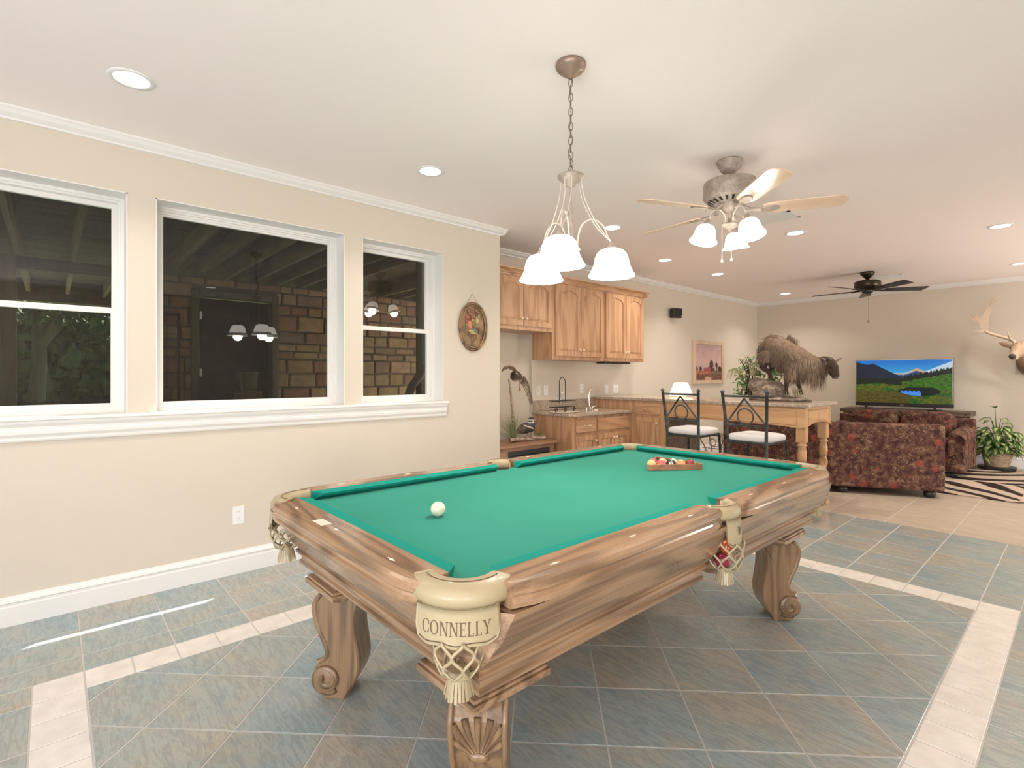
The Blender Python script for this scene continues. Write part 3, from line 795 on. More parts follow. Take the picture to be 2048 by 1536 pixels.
# carved legs
out = [(-.094, .43), (-.094, .405), (-.075, .385), (-.066, .33), (-.068, .26), (-.077, .20), (-.083, .13), (-.064, .07), (-.034, .022), (-.022, .0)]
fr_ = [(.052, .0), (.075, .012), (.097, .045), (.107, .085), (.103, .125), (.085, .152), (.058, .166), (.046, .185), (.052, .215), (.066, .25), (.084, .29), (.100, .345), (.102, .385), (.086, .415), (.072, .43)]
oc = [(p.x, p.y) for p in catmull([(a, b, 0) for a, b in out], 4)]
fc = [(p.x, p.y) for p in catmull([(a, b, 0) for a, b in fr_], 4)]
legpoly = oc+fc
def face_s(z):
    best = min(((abs(b-z), a) for a, b in fc if b > .17), key=lambda t: t[0]); return best[1]
def make_leg():
    def T0(p): return Vector((p[0], p[2], p[1]))        # (s outward, z) profile, thickness across
    g = G()
    hw = .078
    n = len(legpoly)
    vs = []; fs = []
    rings = [(-hw, -.006), (-hw+.007, 0), (hw-.007, 0), (hw, -.006)]
    cpx, cpy = 0.0, .2
    for t, e in rings:
        I = inset(legpoly, -e) if e else legpoly
        if len(I) != n: I = legpoly
        ar = 0
        for a, b in (I if e else legpoly): vs.append((a, t, b))
    # inset() may flip the winding; use a simple shrink instead
    vs = []
    for t, e in rings:
        for i, (a, b) in enumerate(legpoly):
            pa, pb = legpoly[i-1], legpoly[(i+1) % n]
            d = Vector((pb[0]-pa[0], pb[1]-pa[1]))
            if d.length > 1e-6: d.normalize()
            vs.append((a+d.y*e*(1 if True else -1)*1, t, b-d.x*e))
    for k in range(3):
        for i in range(n):
            j = (i+1) % n; fs.append((k*n+i, k*n+j, (k+1)*n+j, (k+1)*n+i))
    fs.append(tuple(range(n))[::-1]); fs.append(tuple(range(3*n, 4*n)))
    g.add(vs, fs, 0, False)
    L = g.build('leg', MAT['leg_oak'], pt, local=True)
    # scrolls on both faces
    for sd in (1, -1):
        g = G(); sp = []
        for i in range(34):
            t = i/33; a = -2.3+t*PI*3.1; rr = .048*(1-t)+.012
            sp.append((.052+rr*math.cos(a), sd*(.078+.016*t), .088+rr*math.sin(a)))
        g.tube(sp, [(.008, .013)]*34, 6, up=(0, 1, 0))
        g.build('scroll', MAT['leg_oak'], L, local=True); g = G()
        g.lathe([(.0, .0), (.052, .0), (.052, .010), (.046, .014), (0, .014)] if sd > 0 else [(0, -.014), (.046, -.014), (.052, -.010), (.052, 0), (0, 0)], (.052, sd*.078, .088), 24, axis='y', cap=False)
        g.build('scroll', MAT['leg_oak'], L, local=True)
    for sd in (1, -1):
        g = G(); rim = [(a+.002, sd*.074, b) for a, b in fc if b > .15]
        g.tube(rim, [(.012, .009)]*len(rim), 6, up=(1, 0, 0))
        g.build('edge_ruffle', MAT['leg_oak'], L, local=True)
    g = G()
    for q in range(-3, 4):
        a = q*.27
        base = Vector((0, .262)); tip = base+Vector((math.sin(a), math.cos(a)))*(.135 if abs(q) < 3 else .10)
        pp = []
        for i in range(7):
            t = .22+.78*i/6; yy = base.x+(tip.x-base.x)*t; zz = base.y+(tip.y-base.y)*t
            pp.append((face_s(zz)+.0015, yy, zz))
        g.tube(pp, [(.003+.006*i/6, .003+.0085*i/6) for i in range(7)], 6, up=(1, 0, 0))
    g.ball((face_s(.272)-.002, 0, .269), (.012, .034, .016), 10, 6)
    g.build('carved_shell', MAT['leg_oak'], L, local=True)
    return L
leg = make_leg()
LP = [(1, -1, .455, -1.02), (-1, -1, -.465, -1.025), (1, 1, .465, 1.03), (-1, 1, -.465, 1.03)]
first = True
for sx, sy, dx, dy in LP:
    a = math.atan2(sy, sx)
    if first: leg.location = (dx, dy, 0); leg.rotation_euler = (0, 0, a); first = False
    else: dup(leg, pt, (dx, dy, 0), a)
    g = G(); x, y = cx+dx-sx*.015, cy+dy-sy*.015; h = .125
    for hh, z0, z1 in ((.104, .425, .437), (.118, .437, .449), (.142, .449, .470), (.136, .470, .482), (.118, .482, .522)):
        g.box(x-hh, y-hh, z0, x+hh, y+hh, z1)
    g.build('leg_capital', MAT['rail_oak_cross'], pt, bevel=.004)

# leather pockets: roll, shield, net and fringe
def letter(ch):
    """plain serif capitals as polygons in a unit cell (w, polys)"""
    def bar(x0, y0, x1, y1): return [(x0, y0), (x1, y0), (x1, y1), (x0, y1)]
    t, h = .15, .045
    if ch in 'CO':
        P = []
        a0, a1 = (PI*.22, PI*1.78) if ch == 'C' else (0, 2*PI)
        n = 20; rg = []
        for i in range(n):
            u, v_ = a0+(a1-a0)*i/n, a0+(a1-a0)*(i+1)/n
            def pt_(a, inner):
                k = .055+.10*abs(math.cos(a))
                rx, ry = (.46-(k if inner else 0)), (.5-(.045 if inner else 0))
                return (.46+rx*math.cos(a), .5+ry*math.sin(a))
            rg.append([pt_(u, 0), pt_(v_, 0), pt_(v_, 1), pt_(u, 1)])
        if ch == 'C': rg.append(bar(.76, .64, .80, .88)); rg.append(bar(.76, .14, .80, .34))
        return (.92 if ch == 'O' else .84), rg
    if ch == 'N':
        return .86, [bar(.10, 0, .16, 1), bar(.70, 0, .76, 1), [(.08, 1), (.26, 1), (.78, 0), (.66, 0)], bar(0, 0, .27, h), bar(.58, 1-h, .86, 1), bar(0, 1-h, .2, 1)]
    if ch == 'E':
        return .66, [bar(.08, 0, .08+t, 1), bar(0, 0, .62, .06), bar(0, .94, .60, 1), bar(.2, .48, .46, .54), bar(.57, 0, .62, .22), bar(.55, .80, .60, 1), bar(.43, .40, .47, .62)]
    if ch == 'L':
        return .64, [bar(.08, 0, .08+t, 1), bar(0, 0, .60, .06), bar(0, .95, .32, 1), bar(.55, 0, .60, .24)]
    if ch == 'Y':
        return .8, [bar(.34, 0, .34+t, .5), [(.06, 1), (.24, 1), (.49, .46), (.34, .46)], [(.68, 1), (.74, 1), (.46, .46), (.40, .46)], bar(0, .95, .3, 1), bar(.58, .95, .84, 1), bar(.24, 0, .6, h)]
def pocket(px, py, ang, span, r0, r1, hang, text, sw_, up=False):
    """px,py: mouth centre; ang: direction away from the table; span: half angle of the roll"""
    def cyl(a, r, z): return Vector((px+r*math.cos(ang+a), py+r*math.sin(ang+a), z))
    g = G(); N = 22
    prof = [(r0, ZT-.05), (r0-.004, ZT-.025), (r0, ZT-.003), (r0+.012, ZT+.005), (r0+.030, ZT+.005), (r1-.014, ZT+.001), (r1-.002, ZT-.014), (r1, ZT-.030), (r1-.008, ZT-.046), (r1-.02, ZT-.052)]
    n = len(prof); vs = []
    for i in range(N+1):
        a = -span+2*span*i/N
        for rr, z in prof:
            e = min(1, (span-abs(a))/.25+.55); rm = (r0+r1)/2
            vs.append(cyl(a, rm+(rr-rm)*(.75+.25*min(e, 1)), z))
    fs = [(i*n+q, (i+1)*n+q, (i+1)*n+(q+1) % n, i*n+(q+1) % n) for i in range(N) for q in range(n)]+[tuple(range(n))[::-1], tuple(N*n+q for q in range(n))]
    g.add(vs, fs, 0, True)
    roll = g.build('pocket_leather', MAT['leather'], pt)
    g = G(); g.tube([cyl(-span*.86+1.72*span*i/24, r0+.034, ZT+.0055) for i in range(25)], .0012, 4); g.build('stitching', MAT['leather_ink'], roll)
    # inner throat
    g = G(); vs = []
    for i in range(N+1):
        a = -span*1.15+2.3*span*i/N
        for rr, z in ((r0+.002, ZT-.004), (r0+.004, ZB-.07), (r0+.012, ZB-.07), (r0+.012, ZT-.004)): vs.append(cyl(a, rr, z))
    g.add(vs, [(i*4+q, (i+1)*4+q, (i+1)*4+(q+1) % 4, i*4+(q+1) % 4) for i in range(N) for q in range(4)], 0, True)
    g.build('pocket_throat', MAT['leather_tan'], pt)
    # shield
    rs = r1-.006; M = 28; g = G(); vs = []
    def low(u): return hang*(.80+.20*max(0, math.cos(u*PI*.5))**.5*(1)+.03*math.cos(u*PI*3)) if abs(u) < .93 else hang*.55
    for i in range(M+1):
        u = -1+2*i/M; a = u*sw_
        zb = ZT-.045-low(u)
        for off in (0, .005):
            for q in range(7):
                z = ZT-.045+(zb-ZT+.045)*q/6
                vs.append(cyl(a, rs+off+.006*math.sin(q/6*PI)*0+.004*q/6, z))
    fs = []
    for i in range(M):
        for o in (0, 7):
            for q in range(6):
                f = (i*14+o+q, (i+1)*14+o+q, (i+1)*14+o+q+1, i*14+o+q+1); fs.append(f if o else f[::-1])
        fs.append((i*14+6, (i+1)*14+6, (i+1)*14+13, i*14+13)); fs.append((i*14, i*14+7, (i+1)*14+7, (i+1)*14))
    for i in (0, M): 
        for q in range(6): fs.append((i*14+q, i*14+q+1, i*14+7+q+1, i*14+7+q))
    g.add(vs, fs, 0, True)
    sh = g.build('leather_shield', MAT['leather'], pt)
    g = G(); g.tube([cyl((-1+2*i/M)*sw_*.94, rs+.0105, ZT-.045-low((-1+2*i/M)*.93)+.009) for i in range(1, M)], .0013, 4); g.build('stitching', MAT['leather_ink'], sh)
    if text:
        H = .0325; wd = [letter(c)[0]*H*.74+.0022 for c in text]; tot = sum(wd); x = -tot/2; g = G()
        for c, w_ in zip(text, wd):
            for poly in letter(c)[1]:
                m_ = len(poly); vs = []
                for lay in (0, 1):
                    for a, b in poly:
                        s = x+a*H*.74; z = ZT-.045-hang*.50-H*.5+b*H
                        vs.append(cyl(s/rs, rs+.0042+.004*(ZT-.045-z)/hang+.0016*(1 if lay else .2), z))
                g.add(vs, [list(range(m_, 2*m_)), list(range(m_))[::-1]]+[(i, (i+1) % m_, m_+(i+1) % m_, m_+i) for i in range(m_)])
            x += w_
        g.build('lettering', MAT['leather_ink'], sh)
    else:
        g = G()
        zc = ZT-.045-hang*.42
        for a_, b_ in (([(-.010, .016), (-.003, .012), (0, -.002), (-.002, -.016)], 0), ([(.002, .017), (.008, .010), (.004, -.006), (.010, -.014)], 0)):
            g.tube([cyl(s/rs, rs+.009, zc+z) for s, z in a_], .0014, 4)
        g.build('emblem', MAT['leather_ink'], sh)
    # net
    nx_, ny_ = px+math.cos(ang)*(.092 if text else .058), py+math.sin(ang)*(.092 if text else .058)
    z1, z0 = ZT-.05-hang*.78, ZT-.05-hang*.78-(.104 if text else .12)
    NS = 14
    def rad(t): return .030+.036*math.sin(min(1, (t+.06)*1.25)*PI/2) if t < .75 else .064
    for q in range(NS):
        pts = []
        for i in range(19):
            t = i/18; ph = 1 if q % 2 else -1
            a = 2*PI*(q+.5)/NS+ph*(PI/NS)*math.cos(t*PI*3.0)
            rr = .026+(.036 if text else .044)*math.sqrt(max(0, math.sin(min(1, t*1.35)*PI/2)))
            pts.append((nx_+rr*math.cos(a), ny_+rr*math.sin(a), z0+(z1-z0)*t))
        g = G(); 
        g.tube(pts, [(.0032, .0046)]*19, 5, up=None); g.build('net_strap', MAT['leather'], pt)
    g = G()
    g.lathe([(.024, z0+.014), (.028, z0+.006), (.027, z0-.006), (.022, z0-.008)], (nx_, ny_, 0), 14)
    for q in range(22):
        a = 2*PI*q/22; r_a, r_b = .025, .034+.003*math.sin(q*5)
        c0, s0 = math.cos(a), math.sin(a); tt = Vector((-s0, c0, 0))*.0034
        p1, p2 = Vector((nx_+r_a*c0, ny_+r_a*s0, z0)), Vector((nx_+r_b*c0, ny_+r_b*s0, z0-.050-.004*math.sin(q*3)))
        n_ = Vector((c0, s0, 0))*.001
        g.add([p1-tt-n_, p1+tt-n_, p2+tt-n_, p2-tt-n_, p1-tt+n_, p1+tt+n_, p2+tt+n_, p2-tt+n_], [(0,1,2,3), (7,6,5,4), (0,3,7,4), (1,5,6,2), (3,2,6,7)])
    g.build('fringe', MAT['leather'], pt)
    return nx_, ny_, z0
NETS = {}
for sx, sy in ((1, -1), (-1, -1), (1, 1), (-1, 1)):
    tx = 'CONNELLY'
    NETS[sx, sy] = pocket(cx+sx*(HX_-.068), cy+sy*(HY_-.046), math.atan2(sy, sx), 1.28, .066, .144, .088, tx, .78)
for sx in (1, -1):
    NETS[sx, 0] = pocket(cx+sx*(HX_+.012), cy, 0 if sx > 0 else PI, 1.25, .060, .112, .105, None, .56)

# ================================================================ balls and rack
BR = .0286
def ballmesh(base, stripe=None):
    n = 20; g = G(); g.ball((0, 0, 0), BR, 24, 16)
    cols = []
    for (x, y, z) in g.v:
        c = base
        if stripe and abs(x)/BR > .62: c = (.80, .74, .62)
        if y/BR < -.90 and (abs(y)/BR > .90): c = (.82, .78, .68)
        cols.append((*c, 1))
    return g, cols
m = vcol('ball_resin', .08); bs(m).inputs['Coat Weight'].default_value = .5
def put_ball(name, lab, loc, base, stripe=None, rot=(0, 0, 0), group=None):
    g, cols = ballmesh(base, stripe)
    o = g.build(name, MAT['ball_resin'], cols=cols, org=(0, 0, 0)); o.location = loc; o.rotation_euler = rot
    tag(o, lab, 'ball', group); return o
put_ball('cue_ball', 'cream white cue ball alone on the green felt', (2.166, 1.098, ZB+BR), (.80, .74, .58))
ra, rb = Vector((2.156, 2.50)), Vector((2.366, 2.785))
dab = (rb-ra).normalized(); per = Vector((-dab.y, dab.x))
rc = (ra+rb)/2+per*.310
rk = thing('ball_rack', 'triangular reddish wood rack holding billiard balls at the far end', 'rack', ((ra.x+rb.x+rc.x)/3, (ra.y+rb.y+rc.y)/3, ZB))
def rnd_tri(off):
    P3 = [ra, rb, rc]; cen = (ra+rb+rc)/3; out_ = []
    rr = .022-off*.5
    for i in range(3):
        p = P3[i]; d = (cen-p).normalized(); c_ = p+d*.040
        a0 = math.atan2(-d.y, -d.x)
        for q in range(7):
            a = a0-PI/3+2*PI/3*q/6; out_.append(c_+Vector((math.cos(a), math.sin(a)))*(.020-off))
    return out_
o1, o2 = rnd_tri(0), rnd_tri(.0085)
g = G(); n = len(o1)
vs = [(*p, ZB+.001) for p in o1]+[(*p, ZB+.034) for p in o1]+[(*p, ZB+.034) for p in o2]+[(*p, ZB+.001) for p in o2]
g.add(vs, [(q*n+i, q*n+(i+1) % n, ((q+1) % 4)*n+(i+1) % n, ((q+1) % 4)*n+i) for q in range(4) for i in range(n)])
wood('rack_wood', (.42, .19, .11), (.26, .11, .06), 'x', .3, coat=.3)
g.build('frame', MAT['rack_wood'], rk, bevel=.002)
a0 = ra+dab*.044+per*.033
row1 = [('pale yellow ball at the left corner of the wooden rack', (.78, .50, .20), None), ('pinkish red ball second along the front of the rack', (.62, .12, .11), None),
        ('black eight ball with a white number disc in the rack', (.012, .014, .022), None), ('orange ball fourth along the front of the rack', (.78, .33, .14), None), ('maroon ball at the right end of the rack', (.26, .03, .04), None)]
for k, (lab, col, stp) in enumerate(row1):
    p = a0+dab*(k*.0578)
    dirc = Vector((3.82-p.x, -p.y)); rz = math.atan2(dirc.y, dirc.x)+PI/2
    o = put_ball('billiard_ball', lab, (p.x, p.y, ZB+BR), col, stp, (-.35 if k == 2 else 1.2*k+1, 0, rz if k == 2 else k*2.1), 'billiard balls in the rack')
    if k == 2:
        g = G(); g.tube([(.0045*math.cos(t)*(1 if i < 8 else 1), -BR-.0003, .0045*math.sin(t)+(.0045 if i < 9 else -.0045)) for i, t in enumerate([j*PI/4+PI*1.5 for j in range(9)]+[PI*.5-j*PI/4 for j in range(9)])], .001, 4)
        g.build('number', MAT['dark_gap'], o, local=True)
row2 = [('striped ball with dark and pink, behind the yellow ball', (.50, .10, .12), 1), ('cream and yellow striped ball behind the red ball', (.70, .52, .22), 1), ('cream and green striped ball behind the eight ball', (.10, .22, .10), 1)]
for k, (lab, col, stp) in enumerate(row2):
    p = a0+dab*(k*.0578+.0289)+per*.0502
    put_ball('billiard_ball', lab, (p.x, p.y, ZB+BR), col, stp, (1.1*k, .5, k*1.3), 'billiard balls in the rack')
nx_, ny_, nz = NETS[1, 0]
put_ball('billiard_ball', 'dark maroon ball at the bottom of the near side pocket net', (nx_-.006, ny_-.012, nz+.034), (.28, .02, .05), None, (1, 1, 0), 'balls in the side pocket')
put_ball('billiard_ball', 'orange red ball in the near side pocket net, above the maroon one', (nx_+.004, ny_+.010, nz+.086), (.55, .10, .04), None, (2, 1, 0), 'balls in the side pocket')

# ================================================================ ceiling fixtures
def rot2(x, y, a): return (x*math.cos(a)-y*math.sin(a), x*math.sin(a)+y*math.cos(a))
def bell(R, H, flare=1.0):
    return [(R*.28, H), (R*.40, H*.985), (R*.53, H*.93), (R*.63, H*.83), (R*.70, H*.69), (R*.74, H*.53), (R*.775, H*.38), (R*.83, H*.27), (R*.845, H*.25), (R*.86, H*.225), (R*.93, H*.10), (R*.99, H*.02), (R, 0), (R*.985, -.003), (R*.85, H*.20), (R*.72, H*.52), (R*.60, H*.82), (R*.38, H*.96)]
px, py = 2.245, 1.765
pd = thing('pendant_lamp', 'three light pendant with frosted bell shades hanging on a chain over the pool table', 'lamp', (px, py, ZC))
G().lathe([(.0, ZC-.001), (.068, ZC-.001), (.070, ZC-.010), (.066, ZC-.022), (.052, ZC-.036), (.034, ZC-.044), (.030, ZC-.052), (.018, ZC-.058), (.010, ZC-.068), (0, ZC-.068)], (px, py, 0), 32, cap=False).build('canopy', MAT['bronze_wash'], pd)
z = ZC-.066; k = 0
while z > 2.275:
    g = G(); L = .040; w_ = .0095
    a = (k % 2)*PI/2+.5; pts = []
    for i in range(12):
        t = 2*PI*i/12; x = w_*math.cos(t); zz = L/2*(1 if math.sin(t) > 0 else -1)*abs(math.sin(t))**.8
        pts.append((px+x*math.cos(a), py+x*math.sin(a), z-L/2+zz))
    g.tube(pts, .0021, 6, closed=True); g.build('chain_link', MAT['chain_metal'], pd)
    z -= L-.0068; k += 1
pts = [(px+.008*math.sin(i*.9), py+.008*math.cos(i*1.1), ZC-.06-i*(ZC-.06-2.24)/26) for i in range(27)]
G().tube(pts, .0022, 6).build('cord', MAT['chain_metal'], pd)
G().lathe([(0, 2.245), (.052, 2.243), (.060, 2.238), (.058, 2.228), (.040, 2.214), (.026, 2.206), (.020, 2.194), (.008, 2.186), (0, 2.182)], (px, py, 0), 32, cap=False).build('hub', MAT['weathered_metal'], pd)
G().lathe([(0, 2.24), (.004, 2.235), (.004, 2.10), (.010, 2.08), (.013, 2.065), (.008, 2.05), (.012, 2.04), (.014, 2.0), (.010, 1.94), (.007, 1.93), (.012, 1.918), (.040, 1.912), (.045, 1.902), (.030, 1.885), (.014, 1.868), (.006, 1.855), (0, 1.848)], (px, py, 0), 24, cap=False).build('column', MAT['weathered_metal'], pd)
RT = .196
for k in range(3):
    lat, dep = RT*math.cos(math.radians(10+120*k)), RT*math.sin(math.radians(10+120*k))
    dx, dy = CA*lat-SA*dep, SA*lat+CA*dep
    ux, uy = dx/RT, dy/RT; tx, ty = -uy, ux
    sx_, sy_ = px+dx, py+dy
    arm = catmull([(px+ux*.032, py+uy*.032, 1.912), (px+ux*.034, py+uy*.034, 1.96), (px+ux*.055, py+uy*.055, 2.02), (px+ux*.105, py+uy*.105, 2.048), (px+ux*.155, py+uy*.155, 2.02), (px+ux*.18, py+uy*.18, 1.965), (px+ux*RT, py+uy*RT, 1.945)], 6)
    G().tube(arm, .0042, 8).build('arm', MAT['cream_metal'], pd)
    for s in (-1, 1):
        o_ = s*.016
        rod = catmull([(px+ux*.044+tx*o_, py+uy*.044+ty*o_, 2.226), (px+ux*.060+tx*o_, py+uy*.060+ty*o_, 2.14), (px+ux*.11+tx*o_*.8, py+uy*.11+ty*o_*.8, 2.04), (px+ux*.155+tx*o_*.5, py+uy*.155+ty*o_*.5, 1.985), (px+ux*(RT-.004), py+uy*(RT-.004), 1.95)], 5)
        G().tube(rod, .0028, 6).build('support_rod', MAT['cream_metal'], pd)
    G().lathe([(.0, 1.955), (.007, 1.952), (.010, 1.942), (.016, 1.930), (.030, 1.905), (.035, 1.900), (.034, 1.895), (.0, 1.895)], (sx_, sy_, 0), 24, cap=False).build('socket_cup', MAT['weathered_metal'], pd)
    sh = G().lathe([(r_, z_+1.79) for r_, z_ in bell(.107, .122)], (sx_, sy_, 0), 40, cap=False).build('lamp_shade', MAT['lit_glass'], pd)
    G().lathe([(r_+.0008, z_+1.79) for r_, z_ in bell(.107, .122)[8:13]]+[(.105, 1.788), (.092, 1.812)], (sx_, sy_, 0), 40, cap=False).build('shade_lip', MAT['dim_glow_lip'], sh)
    G().ball((sx_, sy_, 1.832), (.028, .028, .034), 16, 10).build('bulb', MAT['bulb'], sh)
    lamp('POINT', 'pendant_bulb', (sx_, sy_, 1.782), 6, WARM, shadow_soft_size=.05)

def fan(name, lab, x, y, m_body, m_blade, angs, zc, zb, R, lit, rm, cat='ceiling fan'):
    f = thing(name, lab, cat, (x, y, ZC))
    c = (x, y, 0); dm_ = .03 if lit else 0
    if lit:
        G().lathe([(0, ZC-.001), (.080, ZC-.001), (.082, ZC-.012), (.074, ZC-.020), (.075, ZC-.034), (.062, ZC-.044), (.062, ZC-.058), (.044, ZC-.074), (.022, ZC-.088), (0, ZC-.09)], c, 32, cap=False).build('canopy', m_body, f)
    else:
        G().lathe([(0, ZC-.001), (.078, ZC-.001), (.086, ZC-.014), (.080, ZC-.036), (.050, ZC-.066), (.022, ZC-.096), (0, ZC-.10)], c, 32, cap=False).build('canopy', m_body, f)
    zt = zb+(.205 if lit else .135); zl = zb+.075
    G().lathe([(.0125, ZC-.085), (.0125, zt-.005)], c, 14).build('downrod', m_body, f)
    G().lathe([(0, zt+.012), (.03, zt+.012), (.05, zt), (rm*.78, zt-.006), (rm*.97, zt-.018), (rm, zt-.032), (rm, zt-.085-dm_), (rm*.96, zt-.095-dm_), (rm*.86, zt-.108-dm_), (rm*.55, zt-.13-dm_), (0, zt-.13-dm_)], c, 40, cap=False).build('motor_housing', m_body, f)
    if lit:
        for q in range(20):
            a = 2*PI*q/20
            T = lambda p, a=a: Vector((x+p[0]*math.cos(a)-p[1]*math.sin(a), y+p[0]*math.sin(a)+p[1]*math.cos(a), p[2]))
            G(T).add([(rm*.60, -.006, zt-.1585), (rm*.60, .006, zt-.1585), (rm*.84, .009, zt-.1435), (rm*.84, -.009, zt-.1435)], [(0, 1, 2, 3)]).build('vent_slot', MAT['dark_gap'], f)
    for a in angs:
        a = math.radians(a); lat, dep = math.cos(a), math.sin(a)
        ux, uy = CA*lat-SA*dep, SA*lat+CA*dep
        pitch = math.radians(-12)
        def T(p, ux=ux, uy=uy):
            t = p[1]; return Vector((x+ux*p[0]-uy*t*math.cos(pitch), y+uy*p[0]+ux*t*math.cos(pitch), zb+p[2]+t*math.sin(pitch)))
        if lit: bp = [(.20, -.038), (.225, -.056), (.30, -.062), (R-.05, -.070), (R-.015, -.055), (R, -.02), (R, .02), (R-.015, .055), (R-.05, .070), (.30, .062), (.225, .056), (.20, .038)]
        else: bp = [(.20, -.045), (.28, -.060), (R-.02, -.075), (R, -.06), (R-.03, .075), (.28, .062), (.20, .045)]
        # blade kept in its own frame so the grain follows it
        bl = G().prism(bp, -.0035, .0035)
        ob = bl.build('blade', m_blade, f, local=True, bevel=.001, seg=1)
        ob.location = (0, 0, zb-ZC); ob.rotation_euler = (pitch, 0, math.atan2(uy, ux))
        g = G(T); g.prism([(.085, -.012), (.17, -.010), (.205, -.030), (.26, -.034), (.295, -.016), (.30, 0), (.295, .016), (.26, .034), (.205, .030), (.17, .010), (.085, .012)], -.012, -.004)
        g.tube([(.06, 0, .035 if lit else .01), (.12, 0, .0), (.19, 0, -.01)], [(.012, .010)]*3, 8)
        g.build('blade_iron', MAT['weathered_metal'] if lit else m_body, f, bevel=.002, seg=1)
    if lit:
        G().lathe([(0, zl+.012), (.058, zl+.010), (.061, zl), (.061, zl-.05), (.050, zl-.075), (.030, zl-.085), (.012, zl-.09), (.012, zl-.16), (.052, zl-.163), (.056, zl-.172), (.040, zl-.186), (.012, zl-.198), (.006, zl-.215), (0, zl-.217)], c, 32, cap=False).build('switch_housing', MAT['weathered_metal'], f)
        for q in lit:
            a = math.radians(q); lat, dep = math.cos(a), math.sin(a); ux, uy = CA*lat-SA*dep, SA*lat+CA*dep; r2 = .155
            arm = catmull([(x+ux*.03, y+uy*.03, zl-.165), (x+ux*.035, y+uy*.035, zl-.11), (x+ux*.075, y+uy*.075, zl-.072), (x+ux*.125, y+uy*.125, zl-.09), (x+ux*.15, y+uy*.15, zl-.14)], 6)
            G().tube(arm, .0045, 8).build('arm', MAT['cream_metal'], f)
            # shade tips outward a little
            def T(p, ux=ux, uy=uy):
                tl = math.radians(14); rx = p[0]*math.cos(tl)-p[2]*math.sin(tl); rz = p[0]*math.sin(tl)+p[2]*math.cos(tl)
                return Vector((x+ux*(r2+rx)-uy*p[1], y+uy*(r2+rx)+ux*p[1], zl-.145+rz))
            G(T).lathe([(0, .005), (.010, .003), (.016, -.010), (.030, -.036), (.032, -.046), (0, -.046)], (0, 0, 0), 20, cap=False).build('socket_cup', MAT['weathered_metal'], f)
            sh = G(T).lathe([(r_, z_-.148) for r_, z_ in bell(.088, .110)], (0, 0, 0), 32, cap=False).build('lamp_shade', MAT['lit_glass'], f)
            G(T).lathe([(r_+.0008, z_-.148) for r_, z_ in bell(.088, .110)[8:13]]+[(.0865, -.1495), (.076, -.128)], (0, 0, 0), 32, cap=False).build('shade_lip', MAT['dim_glow_lip'], sh)
            b = T((0, 0, -.165)); G(T).ball((0, 0, -.108), (.024, .024, .03), 14, 8).build('bulb', MAT['bulb'], sh)
            lamp('POINT', 'fan_bulb', b, 9, WARM, shadow_soft_size=.05)
        for dx, dz in ((-.05, .47), (.012, .46)):
            lx, ly = CA*dx, SA*dx
            g = G(); g.tube([(x+lx, y+ly, zl-.17), (x+lx, y+ly, zl-dz+.07)], .0012, 5); g.ball((x+lx, y+ly, zl-dz+.06), (.008, .008, .012), 10, 6)
            g.build('pull_chain', MAT['cream_metal'], f)
    else:
        G().lathe([(0, zb+.01), (.066, zb+.008), (.070, zb-.006), (.062, zb-.030), (.040, zb-.046), (0, zb-.052)], c, 28, cap=False).build('switch_housing', MAT['black_plastic'], f)
        g = G(); g.tube([(x+.01, y, zb-.05), (x+.01, y, zb-.41)], .0016, 5); g.lathe([(0, zb-.45), (.008, zb-.445), (.008, zb-.41), (0, zb-.405)], (x+.01, y, 0), 8, cap=False)
        g.build('pull_chain', MAT['bronze_wash'], f)
    return f
fan('ceiling_fan', 'pale five blade ceiling fan with frosted bell lights, near the pendant lamp', 2.236, 3.345, MAT['weathered_metal'], MAT['blade_pine'], (-18, -90, -162, 126, 54), ZC, 2.42, .68, (-170, -72, 55), .165)
fan('ceiling_fan', 'dark bronze ceiling fan without lights over the sofas', 1.80, 8.33, MAT['oil_bronze'], MAT['blade_dark'], (-14, -86, 58, 130, 202), ZC, 2.50, .70, None, .155)
DL = [((.763, .284), 'recessed ceiling light above the large left window'), ((.774, 1.96), 'recessed ceiling light between the large window and the pendant lamp'),
      ((.778, 4.01), 'recessed ceiling light just behind the pendant lamp'), ((.355, 5.61), 'recessed ceiling light nearest the kitchen wall cabinets, in front of the fan lights'),
      ((.367, 6.93), 'recessed ceiling light above the wall mounted speaker'), ((1.874, 5.52), 'recessed ceiling light at the right of the ceiling vent and fan lights'),
      ((.333, 9.44), 'recessed ceiling light closest to the far room corner'), ((3.261, 6.715), 'recessed ceiling light at the far right, the nearer of the right pair'),
      ((3.24, 9.14), 'recessed ceiling light at the right picture edge, the farther of the right pair'),
      ((4.0, -1.2), 'recessed ceiling light behind the viewpoint'), ((5.2, 1.9), 'recessed ceiling light over the right part of the tiled floor'), ((5.0, 4.6), 'recessed ceiling light near the right wall')]
proto = None
for (x, y), lab in DL:
    if proto is None:
        d = thing('ceiling_light', lab, 'ceiling light', (x, y, ZC), group='recessed ceiling lights')
        G().lathe([(.072, ZC-.004), (.078, ZC-.006), (.094, ZC-.004), (.096, ZC), (.072, ZC)], (x, y, 0), 36, cap=False).build('trim_ring', MAT['white_plate'], d)
        G().lathe([(0, ZC-.003), (.073, ZC-.003), (.073, ZC-.0005), (0, ZC-.0005)], (x, y, 0), 36, cap=False).build('lens', MAT['downlight'], d)
        proto = d
    else: dup(proto, None, (x, y, ZC), None, lab)
    s = lamp('AREA', 'downlight', (x, y, ZC-.012), 8.5 if y < 4.5 else 11, (1, .90, .79), shape='DISK', size=.13, spread=math.radians(125))
